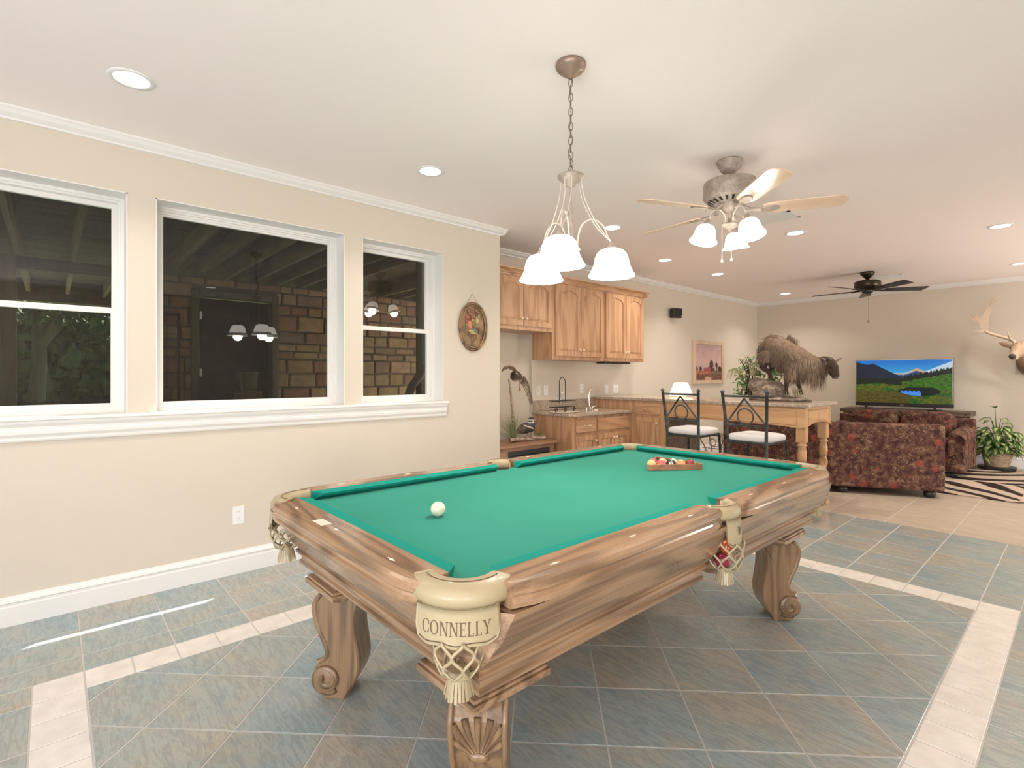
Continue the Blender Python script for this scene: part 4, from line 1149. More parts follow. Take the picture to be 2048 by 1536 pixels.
def vent(x, y, w_, l_, lab):
    v_ = thing('ceiling_vent', lab, 'vent', (x, y, ZC))
    g = G(); g.box(x-w_/2, y-l_/2, ZC-.004, x+w_/2, y-l_/2+.025, ZC).box(x-w_/2, y+l_/2-.025, ZC-.004, x+w_/2, y+l_/2, ZC).box(x-w_/2, y-l_/2, ZC-.004, x-w_/2+.025, y+l_/2, ZC).box(x+w_/2-.025, y-l_/2, ZC-.004, x+w_/2, y+l_/2, ZC).box(x-.006, y-l_/2, ZC-.006, x+.006, y+l_/2, ZC)
    g.build('frame', MAT['white_plate'], v_)
    G().box(x-w_/2+.01, y-l_/2+.01, ZC-.0015, x+w_/2-.01, y+l_/2-.01, ZC-.0005).build('backing', MAT['dark_gap'], v_)
    for i in range(12):
        yy = y-l_/2+.03+i*(l_-.06)/11
        G(lambda p, yy=yy: Vector((x+p[0], yy+p[1]*.85+p[2]*.5, ZC-.006+p[2]*.85-p[1]*.5))).box(-w_/2+.02, -.007, -.0008, w_/2-.02, .007, .0008).build('slat', MAT['white_plate'], v_)
vent(1.924, 4.86, .36, .26, 'white ceiling vent behind the lit ceiling fan')
vent(1.90, 8.95, .36, .26, 'white ceiling vent behind the dark ceiling fan')

# ================================================================ kitchenette
OAK, OAKY, OAKX = MAT['cabinet_oak'], MAT['cabinet_oak_y'], MAT['cabinet_oak_x']
def archpoly(x0, x1, y0, y1, rise, n=12):
    if rise <= 0: return [(x0, y0), (x1, y0), (x1, y1), (x0, y1)]
    P = [(x0, y0), (x1, y0)]
    for i in range(n+1):
        t = i/n; P.append((x1+(x0-x1)*t, y1-rise+rise*math.sin(PI*(.08+.84*t))**1.0 if 0 < t < 1 else y1-rise))
    return P
def door(T, parent, x0, x1, y0, y1, arch=0, knob=None, name='door', fr=.055):
    g = G(T); a, b = x0+.002, x1-.002; c, d = y0, y1
    inn = archpoly(a+fr, b-fr, c+fr, d-fr*.9, arch)
    g.box(a, c, 0, b, d, .010)
    # frame in front as quads strips between outer rectangle and the arched opening
    g.box(a, c, .010, a+fr, d, .020).box(b-fr, c, .010, b, d, .020).box(a+fr, c, .010, b-fr, c+fr, .020)
    if arch:
        top = [(p[0], p[1]) for p in inn[2:]]
        for i in range(len(top)-1):
            (x_a, y_a), (x_b, y_b) = top[i], top[i+1]
            g.add([(x_b, y_b, .010), (x_a, y_a, .010), (x_a, d, .010), (x_b, d, .010), (x_b, y_b, .020), (x_a, y_a, .020), (x_a, d, .020), (x_b, d, .020)], [(4, 5, 6, 7), (0, 1, 5, 4)])
        g.add([(a+fr, d, .010), (b-fr, d, .010), (b-fr, d, .020), (a+fr, d, .020)], [(0, 1, 2, 3)])
    else: g.box(a+fr, d-fr, .010, b-fr, d, .020)
    D = g.build(name, OAK, parent)
    gp = .010
    q = archpoly(a+fr+gp, b-fr-gp, c+fr+gp, d-fr*.9-gp, arch) if arch else archpoly(a+fr+gp, b-fr-gp, c+fr+gp, d-fr-gp, 0)
    cxx = (a+b)/2; cyy = (c+d)/2
    s1 = [(cxx+(p_-cxx)*max(.5, 1-.022/max(.02, (b-a)/2-fr)), cyy+(q_-cyy)*(1-.022/((d-c)/2-fr))) for p_, q_ in q]
    n = len(q); g = G(T)
    g.add([(p_, q_, .0095) for p_, q_ in q]+[(p_, q_, .0120) for p_, q_ in q]+[(p_, q_, .0185) for p_, q_ in s1], [list(range(2*n, 3*n))]+[(i, (i+1) % n, n+(i+1) % n, n+i) for i in range(n)]+[(n+i, n+(i+1) % n, 2*n+(i+1) % n, 2*n+i) for i in range(n)])
    g.build('panel', OAK, D)
    if knob:
        kx, ky = knob; o = T((kx, ky, .020)); n_ = (T((kx, ky, 1))-T((kx, ky, 0)))
        g = G(lambda p: T((kx+p[0], ky+p[1], .020+p[2]))); g.lathe([(.006, 0), (.005, .010), (.013, .016), (.015, .022), (.010, .029), (0, .031)], (0, 0, 0), 16, cap=False)
        g.build('knob', MAT['brass'], D)
    return D
def drawer(T, parent, x0, x1, y0, y1, pull=True):
    D = G(T).box(x0, y0, 0, x1, y1, .020).build('drawer', OAKY if parent.name.startswith('sink') or parent.name.startswith('base') else OAKX, parent, bevel=.005)
    if pull:
        cx_, cy_ = (x0+x1)/2, (y0+y1)/2; g = G(T)
        for s in (-1, 1):
            g.lathe([(.008, 0), (.005, .008), (.005, .02), (.009, .024), (0, .028)], (cx_+s*.042, cy_, .020), 12, cap=False)
        g.tube([(cx_-.042, cy_, .043), (cx_-.02, cy_-.004, .046), (cx_, cy_+.001, .047), (cx_+.02, cy_-.004, .046), (cx_+.042, cy_, .043)], [.004, .0035, .0065, .0035, .004], 8)
        g.build('pull', MAT['brass'], D)
    return D
# wall cabinets (front face X=-.20)
XF = -.20
def upper(name, lab, y0, y1, z0, xb, doors, zd, shelf=False):
    c = thing(name, lab, 'cabinet', (XF, (y0+y1)/2, z0), group='oak wall cabinets over the sink')
    g = G(); g.box(xb+.001, y0, z0, XF-.02, y1, 2.40); g.build('body', OAK, c)
    g = G(); g.box(XF-.02, y0, z0, XF, y1, 2.40); g.build('face_frame', OAK, c, bevel=.002)
    T = plusX(XF, 0, 0)
    for i, (a, b) in enumerate(doors):
        left = i % 2 == 0
        door(T, c, a, b, zd, 2.365, .055, ((b-.028) if left else (a+.028), zd+.075))
    return c
upper('wall_cabinet', 'short oak wall cabinet with two arched doors, leftmost of the three', 3.32, 4.196, 1.815, -.58, ((3.36, 3.735), (3.745, 4.17)), 1.86)
upper('wall_cabinet', 'tall oak wall cabinet with two arched doors, the middle of the three', 4.20, 5.118, 1.512, -.53, ((4.235, 4.662), (4.668, 5.095)), 1.555)
upper('wall_cabinet', 'tall oak wall cabinet with two arched doors, rightmost and next to bare wall', 5.122, 5.98, 1.512, -.53, ((5.145, 5.555), (5.561, 5.955)), 1.555)
cp = [(-.02, 2.385), (.012, 2.385), (.014, 2.395), (.022, 2.402), (.030, 2.420), (.048, 2.436), (.062, 2.440), (.064, 2.455), (-.02, 2.455)]
g = G(); g.prism([(XF+a, b) for a, b in cp], 3.32, 6.03, 1)
g.prism([(5.965+a, b) for a, b in cp], -.53, XF+.064, 0)
tag(g.build('cabinet_crown', OAKY), 'oak crown moulding along the top of the wall cabinets', 'moulding')
tag(G().box(-.50, 5.35, 1.488, -.36, 5.90, 1.511).build('under_cabinet_light', MAT['black_plastic'], bevel=.003), 'dark strip light under the rightmost wall cabinet', 'light fixture')

# base cabinet, granite top
XB = .08
c = thing('sink_cabinet', 'oak base cabinet with drawers and doors under the granite sink counter', 'cabinet', (XB, 4.75, 0))
g = G(); g.box(-.528, 4.22, .10, XB-.02, 5.298, .879).box(-.528, 4.26, 0, .02, 5.298, .10); g.build('body', OAK, c)
G().box(XB-.02, 4.22, .10, XB, 5.298, .879).build('face_frame', OAK, c, bevel=.002)
T = plusX(XB, 0, 0)
drawer(T, c, 4.275, 4.605, .70, .845); drawer(T, c, 4.64, 5.235, .70, .845, False)
door(T, c, 4.275, 4.605, .13, .665, 0, (4.58, .60)); door(T, c, 4.64, 4.935, .13, .665, 0, (4.91, .61)); door(T, c, 4.941, 5.235, .13, .665, 0, (4.966, .61))
g = G(); g.prism([(-.528, 4.19), (.055, 4.19), (.115, 4.25), (.115, 5.298), (-.528, 5.298)], .879, .912)
ct = g.build('countertop', MAT['granite'], bevel=.006); tag(ct, 'speckled brown granite counter around the small sink', 'countertop')
tag(G().box(-.528, 4.205, .913, -.508, 5.296, 1.036).build('backsplash', MAT['granite'], bevel=.002), 'low granite backsplash behind the sink counter', 'backsplash')

# bar: cabinet end, long apron, turned legs, slab top
YF_ = 5.30
b_ = thing('bar', 'long raised oak bar with panelled apron, end cabinet and barley twist legs', 'bar', (.8, YF_, 0))
g = G(); g.box(-.528, YF_, 0, .08, YF_+.02, 1.028).box(.085, YF_+.02, .0, .575, 6.0, 1.028); g.build('cabinet_body', OAK, b_)
G().box(.08, YF_-.0, .10, .58, YF_+.02, 1.028).build('face_frame', OAK, b_, bevel=.002)
G().box(.5755, YF_+.03, 0, .582, 6.0, 1.0).build('shade_side_panel', MAT['rustic_wood'], b_)  # darker wood here paints the shade under the bar top
T = minusY(0, YF_, 0)
drawer(T, b_, .155, .485, .865, 1.0); door(T, b_, .155, .485, .13, .835, 0, (.455, .775))
# apron along the front, with a bottom edge that drops to the end
XA0, XA1 = .58, 2.035
def ylow(x):
    t = (x-XA0)/(XA1-XA0)
    return .858-.02*max(0, (t-.55)/.45)**1 - (.0 if t < .9 else .006)
N = 24; P = [(XA0, 1.028), (XA0, .858)]+[(XA0+(XA1-XA0)*i/N, ylow(XA0+(XA1-XA0)*i/N)) for i in range(1, N+1)]+[(XA1, 1.028)]
G(T).prism(P[::-1], -.025, 0).build('apron', MAT['light_oak_x'], b_)
g = G(T)
def strip(gg, pts, r=.006):
    gg.tube([(a, b, 0.001) for a, b in pts], [(r*.8, r)]*len(pts), 6, closed=False)
ip = [(.64, .995), (1.96, .995), (1.96, .855)]+[(1.96-(1.96-.64)*i/10, .875-.018*max(0, ((1.96-(1.96-.64)*i/10)-1.3)/.66)) for i in range(1, 11)]+[(.64, .995)]
strip(g, ip, .007); g.build('moulding', MAT['light_oak_x'], b_)
g = G(T); strip(g, [(a, b) for a, b in [(XA0, 1.022), (XA1, 1.022)]], .009); strip(g, P[1:-1], .005); g.build('moulding', MAT['light_oak_x'], b_)
Te = plusX(XA1, 0, 0)
ye0, ye1 = YF_+.026, 6.03
PE = [(ye0, 1.028), (ye0, .832)]+[(ye0+(ye1-ye0)*i/16, .832+.045*math.sin(PI*i/16)**.8) for i in range(1, 16)]+[(ye1, .832), (ye1, 1.028)]
G(Te).prism(PE, -.03, 0).build('apron', MAT['light_oak_x'], b_)
g = G(Te); strip(g, [(ye0+.06, .995), (ye1-.06, .995), (ye1-.06, .862)]+[(ye1-.06-(ye1-ye0-.12)*i/12, .862+.035*math.sin(PI*i/12)) for i in range(1, 13)]+[(ye0+.06, .995)]); strip(g, [(a, b) for a, b in PE[1:-1]], .005); g.build('moulding', MAT['light_oak'], b_)
G().box(XA0, 6.0, .85, XA1-.03, 6.025, 1.028).build('apron', MAT['light_oak_x'], b_)
def twistleg(x, y):
    g = G(); g.box(x-.042, y-.042, .69, x+.042, y+.042, .99)
    prof = [(.045, .69), (.034, .68), (.034, .672), (.043, .664), (.043, .655), (.033, .648), (.038, .60), (.041, .56), (.036, .50)]
    L = g.build('leg', MAT['light_oak'], b_, bevel=.003)
    G().box(x-.048, y-.048, 0, x+.048, y+.048, .045).build('leg_block', MAT['light_oak'], L, bevel=.003)
    g = G(); g.lathe([(r_, z_) for r_, z_ in prof[::-1]], (x, y, 0), 24); g.lathe([(.046, .045), (.048, .07), (.040, .085), (.036, .11), (.032, .13)], (x, y, 0), 24)
    vs = []; nz, ns = 44, 20
    for i in range(nz+1):
        z = .12+(.50-.12)*i/nz
        for k in range(ns):
            a = 2*PI*k/ns; r_ = .0315+.0105*math.cos(2*(a+z*21)); vs.append((x+r_*math.cos(a), y+r_*math.sin(a), z))
    g.add(vs, [(i*ns+k, i*ns+(k+1) % ns, (i+1)*ns+(k+1) % ns, (i+1)*ns+k) for i in range(nz) for k in range(ns)], 0, True)
    g.build('turned_shaft', MAT['light_oak'], L)
twistleg(1.985, 5.375); twistleg(1.985, 5.965)
tag(G().prism([(-.528, YF_-.03), (2.085, YF_-.03), (2.085, 6.075), (-.528, 6.075)], 1.0285, 1.062).build('granite_slab', MAT['granite'], bevel=.007), 'long speckled granite slab on top of the oak bar', 'countertop')
# faucet
fc_ = thing('faucet', 'tall curved steel faucet at the sink in the corner of the counter', 'faucet', (-.22, 4.87, .912))
g = G(); g.lathe([(0, .912), (.034, .913), (.034, .925), (.020, .945), (.012, .96), (0, .965)], (-.22, 4.87, 0), 20, cap=False)
g.tube(catmull([(-.22, 4.87, .95), (-.225, 4.865, 1.05), (-.22, 4.87, 1.13), (-.20, 4.885, 1.17), (-.18, 4.90, 1.175)], 6), [.012-.0002*i for i in range(25)], 10)
g.build('spout', MAT['chrome'], fc_)
for s in (-1, 1):
    g = G(); g.lathe([(.014, .912), (.012, .93), (.016, .945), (0, .955)], (-.22, 4.87+s*.055, 0), 12, cap=False); g.tube([(-.22, 4.87+s*.055, .945), (-.20, 4.87+s*.10, .965)], [.007, .004], 8); g.build('handle', MAT['chrome'], fc_)
g = G(); g.lathe([(0, .914), (.15, .914), (.185, .918), (.19, .922), (.18, .923), (.15, .9175), (0, .917)], (0, 0, 0), 40, cap=False, sx=.72)
o = g.build('oval_tray', MAT['bisque'], org=(0, 0, 0)); o.location = (-.15, 4.34, 0); tag(o, 'pale oval tray on the granite counter under the glass rack', 'tray')
o = G().ball((0, 0, 0), (.022, .034, .009), 14, 8).build('soap', MAT['ivory'], org=(0, 0, 0)); o.location = (-.05, 4.78, .921); tag(o, 'small cream soap bar on the counter in front of the faucet', 'soap')
# glass rack with tall loop and glasses
rx, ry = -.17, 4.33
rk2 = thing('glass_rack', 'wrought iron glass rack with a tall loop handle on the oval tray', 'rack', (rx, ry, .92))
g = G(); g.tube(catmull([(rx, ry-.05, 1.02), (rx, ry-.05, 1.24), (rx, ry-.035, 1.29), (rx, ry, 1.312), (rx, ry+.035, 1.29), (rx, ry+.05, 1.24), (rx, ry+.05, 1.02)], 6), .0045, 6); g.build('handle', MAT['black_metal'], rk2)
for z in (.975, 1.045):
    g = G(); g.tube([(rx-.05, ry-.16, z), (rx-.05, ry+.16, z), (rx+.05, ry+.16, z), (rx+.05, ry-.16, z)], .0035, 6, closed=True); g.tube([(rx, ry-.16, z), (rx, ry+.16, z)], .003, 6); g.build('hoop', MAT['black_metal'], rk2)
for dy in (-.15, .0, .15):
    g = G(); c0 = (rx+.05, ry+dy, .947)
    sp = [(c0[0], c0[1]+(.006+.0205*i/22)*math.cos(i*.5), c0[2]+(.006+.0205*i/22)*math.sin(i*.5)) for i in range(23)]
    g.tube(sp, .0038, 6); g.tube([(rx-.05, ry+dy, .975), (rx+.05, ry+dy, .975)], .003, 6); g.build('scroll_foot', MAT['black_metal'], rk2)
gg = G().lathe([(0, .002), (.019, .002), (.0205, .006), (.0245, .085)], (0, 0, 0), 18, cap=False)
g0 = None
labs = ['clear tumbler at the left end of the iron rack', 'second clear tumbler from the left in the iron rack', 'third clear tumbler from the left in the iron rack', 'clear tumbler at the right end of the iron rack']
for i, dy in enumerate((-.12, -.045, .045, .12)):
    o = gg.build('tumbler', MAT['clear_glass'], org=(0, 0, 0)); o.location = (rx+.025, ry+dy, .979); tag(o, labs[i], 'glass', 'glasses in the iron rack')
gg2 = G().lathe([(.020, 0), (.006, .006), (.004, .07), (.012, .082), (.022, .11), (.019, .17)], (0, 0, 0), 18, cap=False)
for i, (dx, dy) in enumerate(((-.022, -.03), (-.022, .03))):
    o = gg2.build('wine_glass', MAT['clear_glass'], org=(0, 0, 0)); o.location = (rx+dx, ry+dy, .979); tag(o, ('left', 'right')[i]+' one of two stemmed glasses in the middle of the iron rack', 'glass', 'glasses in the iron rack')
# wall plates
def plate(T, w_, h_, lab, kind, name='wall_outlet', dark=False):
    p = thing(name, lab, 'outlet' if kind == 'o' else 'switch', T((0, 0, 0)))
    G(T).box(-w_/2, -h_/2, 0, w_/2, h_/2, .006).build('plate', MAT['white_plate'] if not dark else MAT['switch_plate'], p, bevel=.002)
    if kind == 'o':
        for s in (-1, 1):
            r_ = G(T).prism(arcpts(0, s*.024, .015, 0, 2*PI, 12)[:-1], .006, .0085).build('socket', MAT['white_plate'], p)
            for q in (-.005, .005): G(T).box(q-.001, s*.024-.003, .0084, q+.001, s*.024+.006, .0090).build('slot', MAT['dark_gap'], r_)
    else:
        n = max(1, round(w_/.06)) if w_ > .1 else 1
        for i in range(n):
            x = (i-(n-1)/2)*.046; G(T).box(x-.006, -.012, .006, x+.006, .012, .014).build('toggle', MAT['white_plate'], p)
plate(plusX(0, .937, .388), .072, .118, 'white double electrical outlet low on the window wall', 'o')
plate(plusX(-.53, 4.30, 1.155), .075, .12, 'cream switch plate on the kitchen wall, leftmost above the backsplash', 's', 'light_switch', True)
plate(plusX(-.53, 4.425, 1.155), .072, .118, 'white outlet on the kitchen wall at the left of the glass rack handle', 'o')
plate(plusX(-.53, 5.08, 1.165), .072, .118, 'white outlet on the kitchen wall behind the faucet', 'o')
plate(plusX(-.53, 5.60, 1.15), .072, .118, 'narrow white switch plate on the wall right of the faucet', 's', 'light_switch')
plate(plusX(-.53, 5.80, 1.15), .118, .118, 'wide white double switch plate above the bar top', 's', 'light_switch')

# heater cabinet
ht = thing('heater_cabinet', 'small wooden heater cabinet with a black louvred grille in the alcove', 'heater', (-.28, 3.79, 0))
wood('heater_wood', (.40, .21, .12), (.27, .13, .07), 'y', .35, coat=.2, freq=24)
G().box(-.50, 3.30, .595, -.055, 4.17, .62).build('top', MAT['heater_wood'], ht, bevel=.006)
G().box(-.48, 3.33, .0, -.10, 4.13, .595).build('body', MAT['heater_wood'], ht, bevel=.004)
G().box(-.10, 3.45, .12, -.085, 4.04, .555).build('grille_frame', MAT['black_plastic'], ht, bevel=.004)
for i in range(12):
    z = .15+i*.032
    G().add([(-.085, 3.48, z), (-.085, 4.01, z), (-.070, 4.01, z+.010), (-.070, 3.48, z+.010), (-.085, 3.48, z+.006), (-.085, 4.01, z+.006), (-.070, 4.01, z+.016), (-.070, 3.48, z+.016)], [(0, 1, 2, 3), (7, 6, 5, 4), (3, 2, 6, 7), (0, 3, 7, 4), (1, 5, 6, 2)]).build('louvre', MAT['black_plastic'], ht)

# ================================================================ bar stools
def stool(name, lab, x, y, rz):
    s = thing(name, lab, 'stool', (x, y, 0), rz, 'iron bar stools at the oak bar')
    IR = MAT['wrought_iron']; hw = .175; L = dict(local=True)
    for sx in (-1, 1):
        # rear post leans back above the seat and carries a small finial
        g = G(); g.tube([(sx*hw*1.04, -.215, 0), (sx*hw, -.19, .45), (sx*hw, -.19, .74), (sx*(hw+.006), -.20, .86), (sx*(hw+.026), -.235, 1.165)], .0135, 10)
        F_ = G(); F_.lathe([(.013, 1.165), (.014, 1.172), (.024, 1.182), (.018, 1.190), (0, 1.202)], (sx*(hw+.027), -.236, 0), 4, smooth=False)
        LG = g.build('leg', IR, s, **L); F_.build('finial', IR, LG, **L)
        g = G(); g.tube([(sx*(hw+.025), .235, 0), (sx*(hw+.01), .215, .40), (sx*hw, .19, .735)], .0125, 10); g.build('leg', IR, s, **L)
    g = G()
    for a, b in (((-hw, -.19), (hw, -.19)), ((-hw, .19), (hw, .19)), ((-hw, -.19), (-hw, .19)), ((hw, -.19), (hw, .19))):
        g.tube([(a[0], a[1], .735), (b[0], b[1], .735)], [(.014, .009)]*2, 4, up=(0, 0, 1), smooth=False)
    g.build('seat_frame', IR, s, **L)
    g = G()
    for z, q in ((.26, 1.03), (.262, 1)):
        pass
    for sx in (-1, 1): g.tube([(sx*hw*1.03, -.20, .26), (sx*hw*1.08, .222, .26)], .009, 8)
    g.tube([(-hw*1.07, .222, .30), (hw*1.07, .222, .30)], .009, 8); g.tube([(-hw*1.03, -.203, .30), (hw*1.03, -.203, .30)], .009, 8)
    g.build('stretcher', IR, s, **L)
    n = 28; poly = []
    for i in range(n):
        t = 2*PI*i/n; c_, s_2 = math.cos(t), math.sin(t)
        poly.append((.195*math.copysign(abs(c_)**.35, c_), .205*math.copysign(abs(s_2)**.35, s_2)))
    g = G(); vs = []
    lay = [(.94, .744), (1.0, .752), (1.01, .768), (1.0, .785), (.93, .799), (.7, .808), (.3, .811)]
    for k, z in lay: vs += [(a*k, b*k, z) for a, b in poly]
    fs = [((q)*n+i, q*n+(i+1) % n, (q+1)*n+(i+1) % n, (q+1)*n+i) for q in range(len(lay)-1) for i in range(n)]
    fs += [tuple(range(n))[::-1], tuple((len(lay)-1)*n+i for i in range(n))]
    g.add(vs, fs, 0, True); g.build('seat', MAT['seat_fabric'], s, **L)
    def bp(x_, z): t = (z-.86)/.305; return (x_, -.20-.035*t, z)
    B = G().tube([bp(-hw-.024, 1.145), bp(hw+.024, 1.145)], .010, 8).build('back_rail', IR, s, **L)
    G().tube([bp(-hw-.008, .885), bp(hw+.008, .885)], .009, 8).build('back_rail', IR, s, **L)
    g = G(); g.tube([bp(-hw-.004, .90), bp(0, 1.125)], .0085, 8); g.tube([bp(hw+.004, .90), bp(0, 1.125)], .0085, 8); g.build('triangle_bar', IR, B, **L)
    g = G(); g.tube([bp(.072*math.cos(t*PI/14), .966+.072*math.sin(t*PI/14)) for t in range(28)], .0075, 8, closed=True); g.build('ring', IR, B, **L)
    return s
stool('bar_stool', 'iron bar stool with pale seat, left one, in front of the table lamp', 1.125, 4.89, math.radians(-3))
stool('bar_stool', 'iron bar stool with pale seat, right one, nearer the turned bar legs', 1.80, 4.80, math.radians(-3))

# iron side stand beyond the bar
sd = thing('iron_stand', 'small scrolled wrought iron stand on the floor beyond the left stool', 'stand', (.40, 6.82, 0))
def ip_(dx, dy, z): return (.40+dx, 6.82+dy, z)
for dx, dy in ((-.15, -.12), (.15, -.12), (-.15, .12), (.15, .12)):
    s1, s2 = (1 if dx > 0 else -1), (1 if dy > 0 else -1)
    G().tube(catmull([ip_(dx, dy, 0), ip_(dx*.6, dy*.6, .18), ip_(dx*.75, dy*.75, .34), ip_(dx*1.05, dy*1.05, .46), ip_(dx*.7, dy*.7, .52)], 5), .008, 6).build('leg', MAT['bronze_wash'], sd)
g = G(); g.tube([ip_(.13*math.cos(t*PI/10), .13*math.sin(t*PI/10), .52) for t in range(20)], .008, 6, closed=True); g.tube([ip_(.05*math.cos(t*PI/8), -.10, .42+.05*math.sin(t*PI/8)) for t in range(16)], .006, 6, closed=True)
g.tube([ip_(-.14, -.11, .34), ip_(.14, -.11, .34)], .006, 6); g.tube([ip_(-.14, .11, .34), ip_(.14, .11, .34)], .006, 6); g.build('scroll', MAT['bronze_wash'], sd)

# lamp on the bar
lx, ly = .46, 5.80
lp = thing('table_lamp', 'small lit lamp with a cream panelled shade on the bar top', 'lamp', (lx, ly, 1.062))
G().lathe([(0, 1.0625), (.05, 1.063), (.05, 1.075), (.02, 1.085), (.012, 1.10), (.02, 1.115), (.008, 1.13), (.006, 1.19)], (lx, ly, 0), 20, cap=False).build('base', MAT['brass'], lp)
g = G(); n = 8; vs = []
for k, (r_, z) in enumerate(((.150, 1.085), (.082, 1.245), (.079, 1.245), (.147, 1.085))):
    for i in range(n*4):
        a = 2*PI*i/(n*4); f = r_*(1-.035*abs(math.sin(a*n/2)))
        vs.append((lx+f*math.cos(a), ly+f*math.sin(a), z))
m_ = n*4
g.add(vs, [(q*m_+i, q*m_+(i+1) % m_, (q+1)*m_+(i+1) % m_, (q+1)*m_+i) for q in range(3) for i in range(m_)])
g.build('lamp_shade', MAT['lit_shade'], lp)
lamp('POINT', 'lamp_bulb', (lx, ly, 1.17), 1.5, WARM, shadow_soft_size=.03)

# ================================================================ sofas
FT = MAT['floral_tapestry']
def cushion(g, x0, y0, z0, x1, y1, z1, e=.5, n=14, m_=8):
    cx_, cy_, cz = (x0+x1)/2, (y0+y1)/2, (z0+z1)/2; a, b, c = (x1-x0)/2, (y1-y0)/2, (z1-z0)/2
    def sg(v, p): return math.copysign(abs(v)**p, v)
    vs = []; fs = []; U, V = 28, 14
    for j in range(V+1):
        ph = -PI/2+PI*j/V
        for i in range(U):
            th = 2*PI*i/U
            vs.append((cx_+a*sg(math.cos(ph), e)*sg(math.cos(th), e), cy_+b*sg(math.cos(ph), e)*sg(math.sin(th), e), cz+c*sg(math.sin(ph), e)))
    for j in range(V):
        for i in range(U): fs.append((j*U+i, j*U+(i+1) % U, (j+1)*U+(i+1) % U, (j+1)*U+i))
    return g.add(vs, fs, 0, True)
def sofa(name, lab, x, y, rz, w_, d_, h, ncush, armr=True, arml=True, backcush=True):
    s = thing(name, lab, 'sofa', (x, y, 0), rz); L = dict(local=True)
    # local: back panel at y=0, seat towards +y, x from -w/2 to w/2
    a = w_/2
    G().box(-a, 0, .075, a, .14, h).build('back', FT, s, bevel=.028, seg=4, **L)
    G().box(-a+.06, .10, .075, a-.06, d_-.06, .34).build('base', FT, s, bevel=.02, **L)
    for sx, ok in ((-1, arml), (1, armr)):
        if not ok: continue
        x0, x1 = (a-.20, a+.0) if sx > 0 else (-a, -a+.20)
        g = G(); g.box(x0+.02, .10, .075, x1-.002, d_, .48)
        A = g.build('arm', FT, s, bevel=.03, seg=3, **L)
        g = G(); g.tube([((x0+x1)/2+.004*sx, .10, .53), ((x0+x1)/2+.004*sx, .3, .535), ((x0+x1)/2+.004*sx, d_-.12, .525), ((x0+x1)/2+.004*sx, d_+.01, .49)], [.105, .108, .105, .085], 18); g.build('arm_pad', FT, A, **L)
    ww = (w_-(.18 if arml else 0)-(.18 if armr else 0))/ncush; xs = -a+(.18 if arml else 0)
    for k in range(ncush):
        g = G(); cushion(g, xs+k*ww+.005, .16, .33, xs+(k+1)*ww-.005, d_+.01, .49, .35); g.build('seat_cushion', FT, s, **L)
        if backcush:
            g = G(); cushion(g, xs+k*ww+.005, .08, .44, xs+(k+1)*ww-.005, .34, h+.085, .45); g.build('back_cushion', FT, s, **L)
    for fx in (-a+.16, a-.12):
        for fy in (.07, d_-.1):
            G().lathe([(.030, .078), (.050, .070), (.058, .045), (.050, .012), (.035, .0), (0, 0)], (fx, fy, 0), 20, cap=False).build('foot', MAT['black_plastic'], s, **L)
    return s
def placed(ax, ay, bx, by): return (ax+bx)/2, (ay+by)/2, math.atan2(by-ay, bx-ax), math.hypot(bx-ax, by-ay)
x, y, rz, w_ = placed(1.835, 6.60, 2.80, 7.15)
sec = sofa('sectional_sofa', 'dark floral sectional sofa with its back to the viewer, behind the bar legs', x, y, rz, w_, .92, .80, 1, arml=False, backcush=False)
un = sofa('sofa_unit', '', 1.205, 6.60, 0, 1.21, .90, .80, 2, arml=True, armr=False, backcush=False)
bpy.context.view_layer.update()
rel = sec.matrix_world.inverted() @ un.matrix_world
for ch in list(un.children):
    ch.parent = sec; ch.location = rel.to_translation(); ch.rotation_euler = (0, 0, -sec.rotation_euler[2])
bpy.data.objects.remove(un)
sofa('loveseat', 'floral loveseat with puffy back cushions in front of the television stand', 1.98, 9.50, PI, 1.62, .86, .74, 2)

# zebra rug
RX0, RX1, RY0, RY1 = 1.15, 3.375, 7.50, 9.79
nu, nv = 150, 230
def zebra(u, v):
    """u across 0..1, v along 0..1, stripes branching off a spine"""
    s = abs(u-.5)*2
    q = noise.noise(Vector((u*2.2, v*2.6, 3)))*.55+noise.noise(Vector((u*5, v*5, 9)))*.14
    ph = v*12+s*s*4.5*(1 if v < .5 else -1)+q*3.4
    t = math.sin(ph*PI*.9)
    if s < .05+.02*math.sin(v*30): return True
    if s > .96: return False
    wdt = .12+.35*noise.noise(Vector((u*3, v*3, 20)))
    return t > wdt
g = G(); cols = []
for j in range(nv+1):
    for i in range(nu+1):
        u, v = i/nu, j/nv
        z = .010+(.012*max(0, u-.93)/.07*(max(0, .08-v)/.08))
        rx_ = RX0+(RX1-RX0)*u; ry_ = RY0+(RY1-RY0)*v
        cu, cv = min(u, 1-u)*(RX1-RX0), min(v, 1-v)*(RY1-RY0)
        if cu < .10 and cv < .10:
            d = math.hypot(.10-cu, .10-cv)
            if d > .10:
                k = .10/d; du, dv = (.10-cu)*(1-k), (.10-cv)*(1-k)
                rx_ += du if u < .5 else -du; ry_ += dv if v < .5 else -dv
        g.v.append((rx_, ry_, z))
        cols.append((.035, .022, .018, 1) if zebra(u, v) else (.52, .42, .33, 1))
for j in range(nv):
    for i in range(nu):
        a = j*(nu+1)+i; g.f.append([a, a+1, a+nu+2, a+nu+1]); g.m.append(0); g.s.append(False)
m = vcol('zebra_pile', .9, spec=.1)
rug = g.build('zebra_rug', m, cols=cols); tag(rug, 'black and cream zebra stripe rug on the beige tiles', 'rug')
sm = rug.modifiers.new('t', 'SOLIDIFY'); sm.thickness = .009; sm.offset = -1

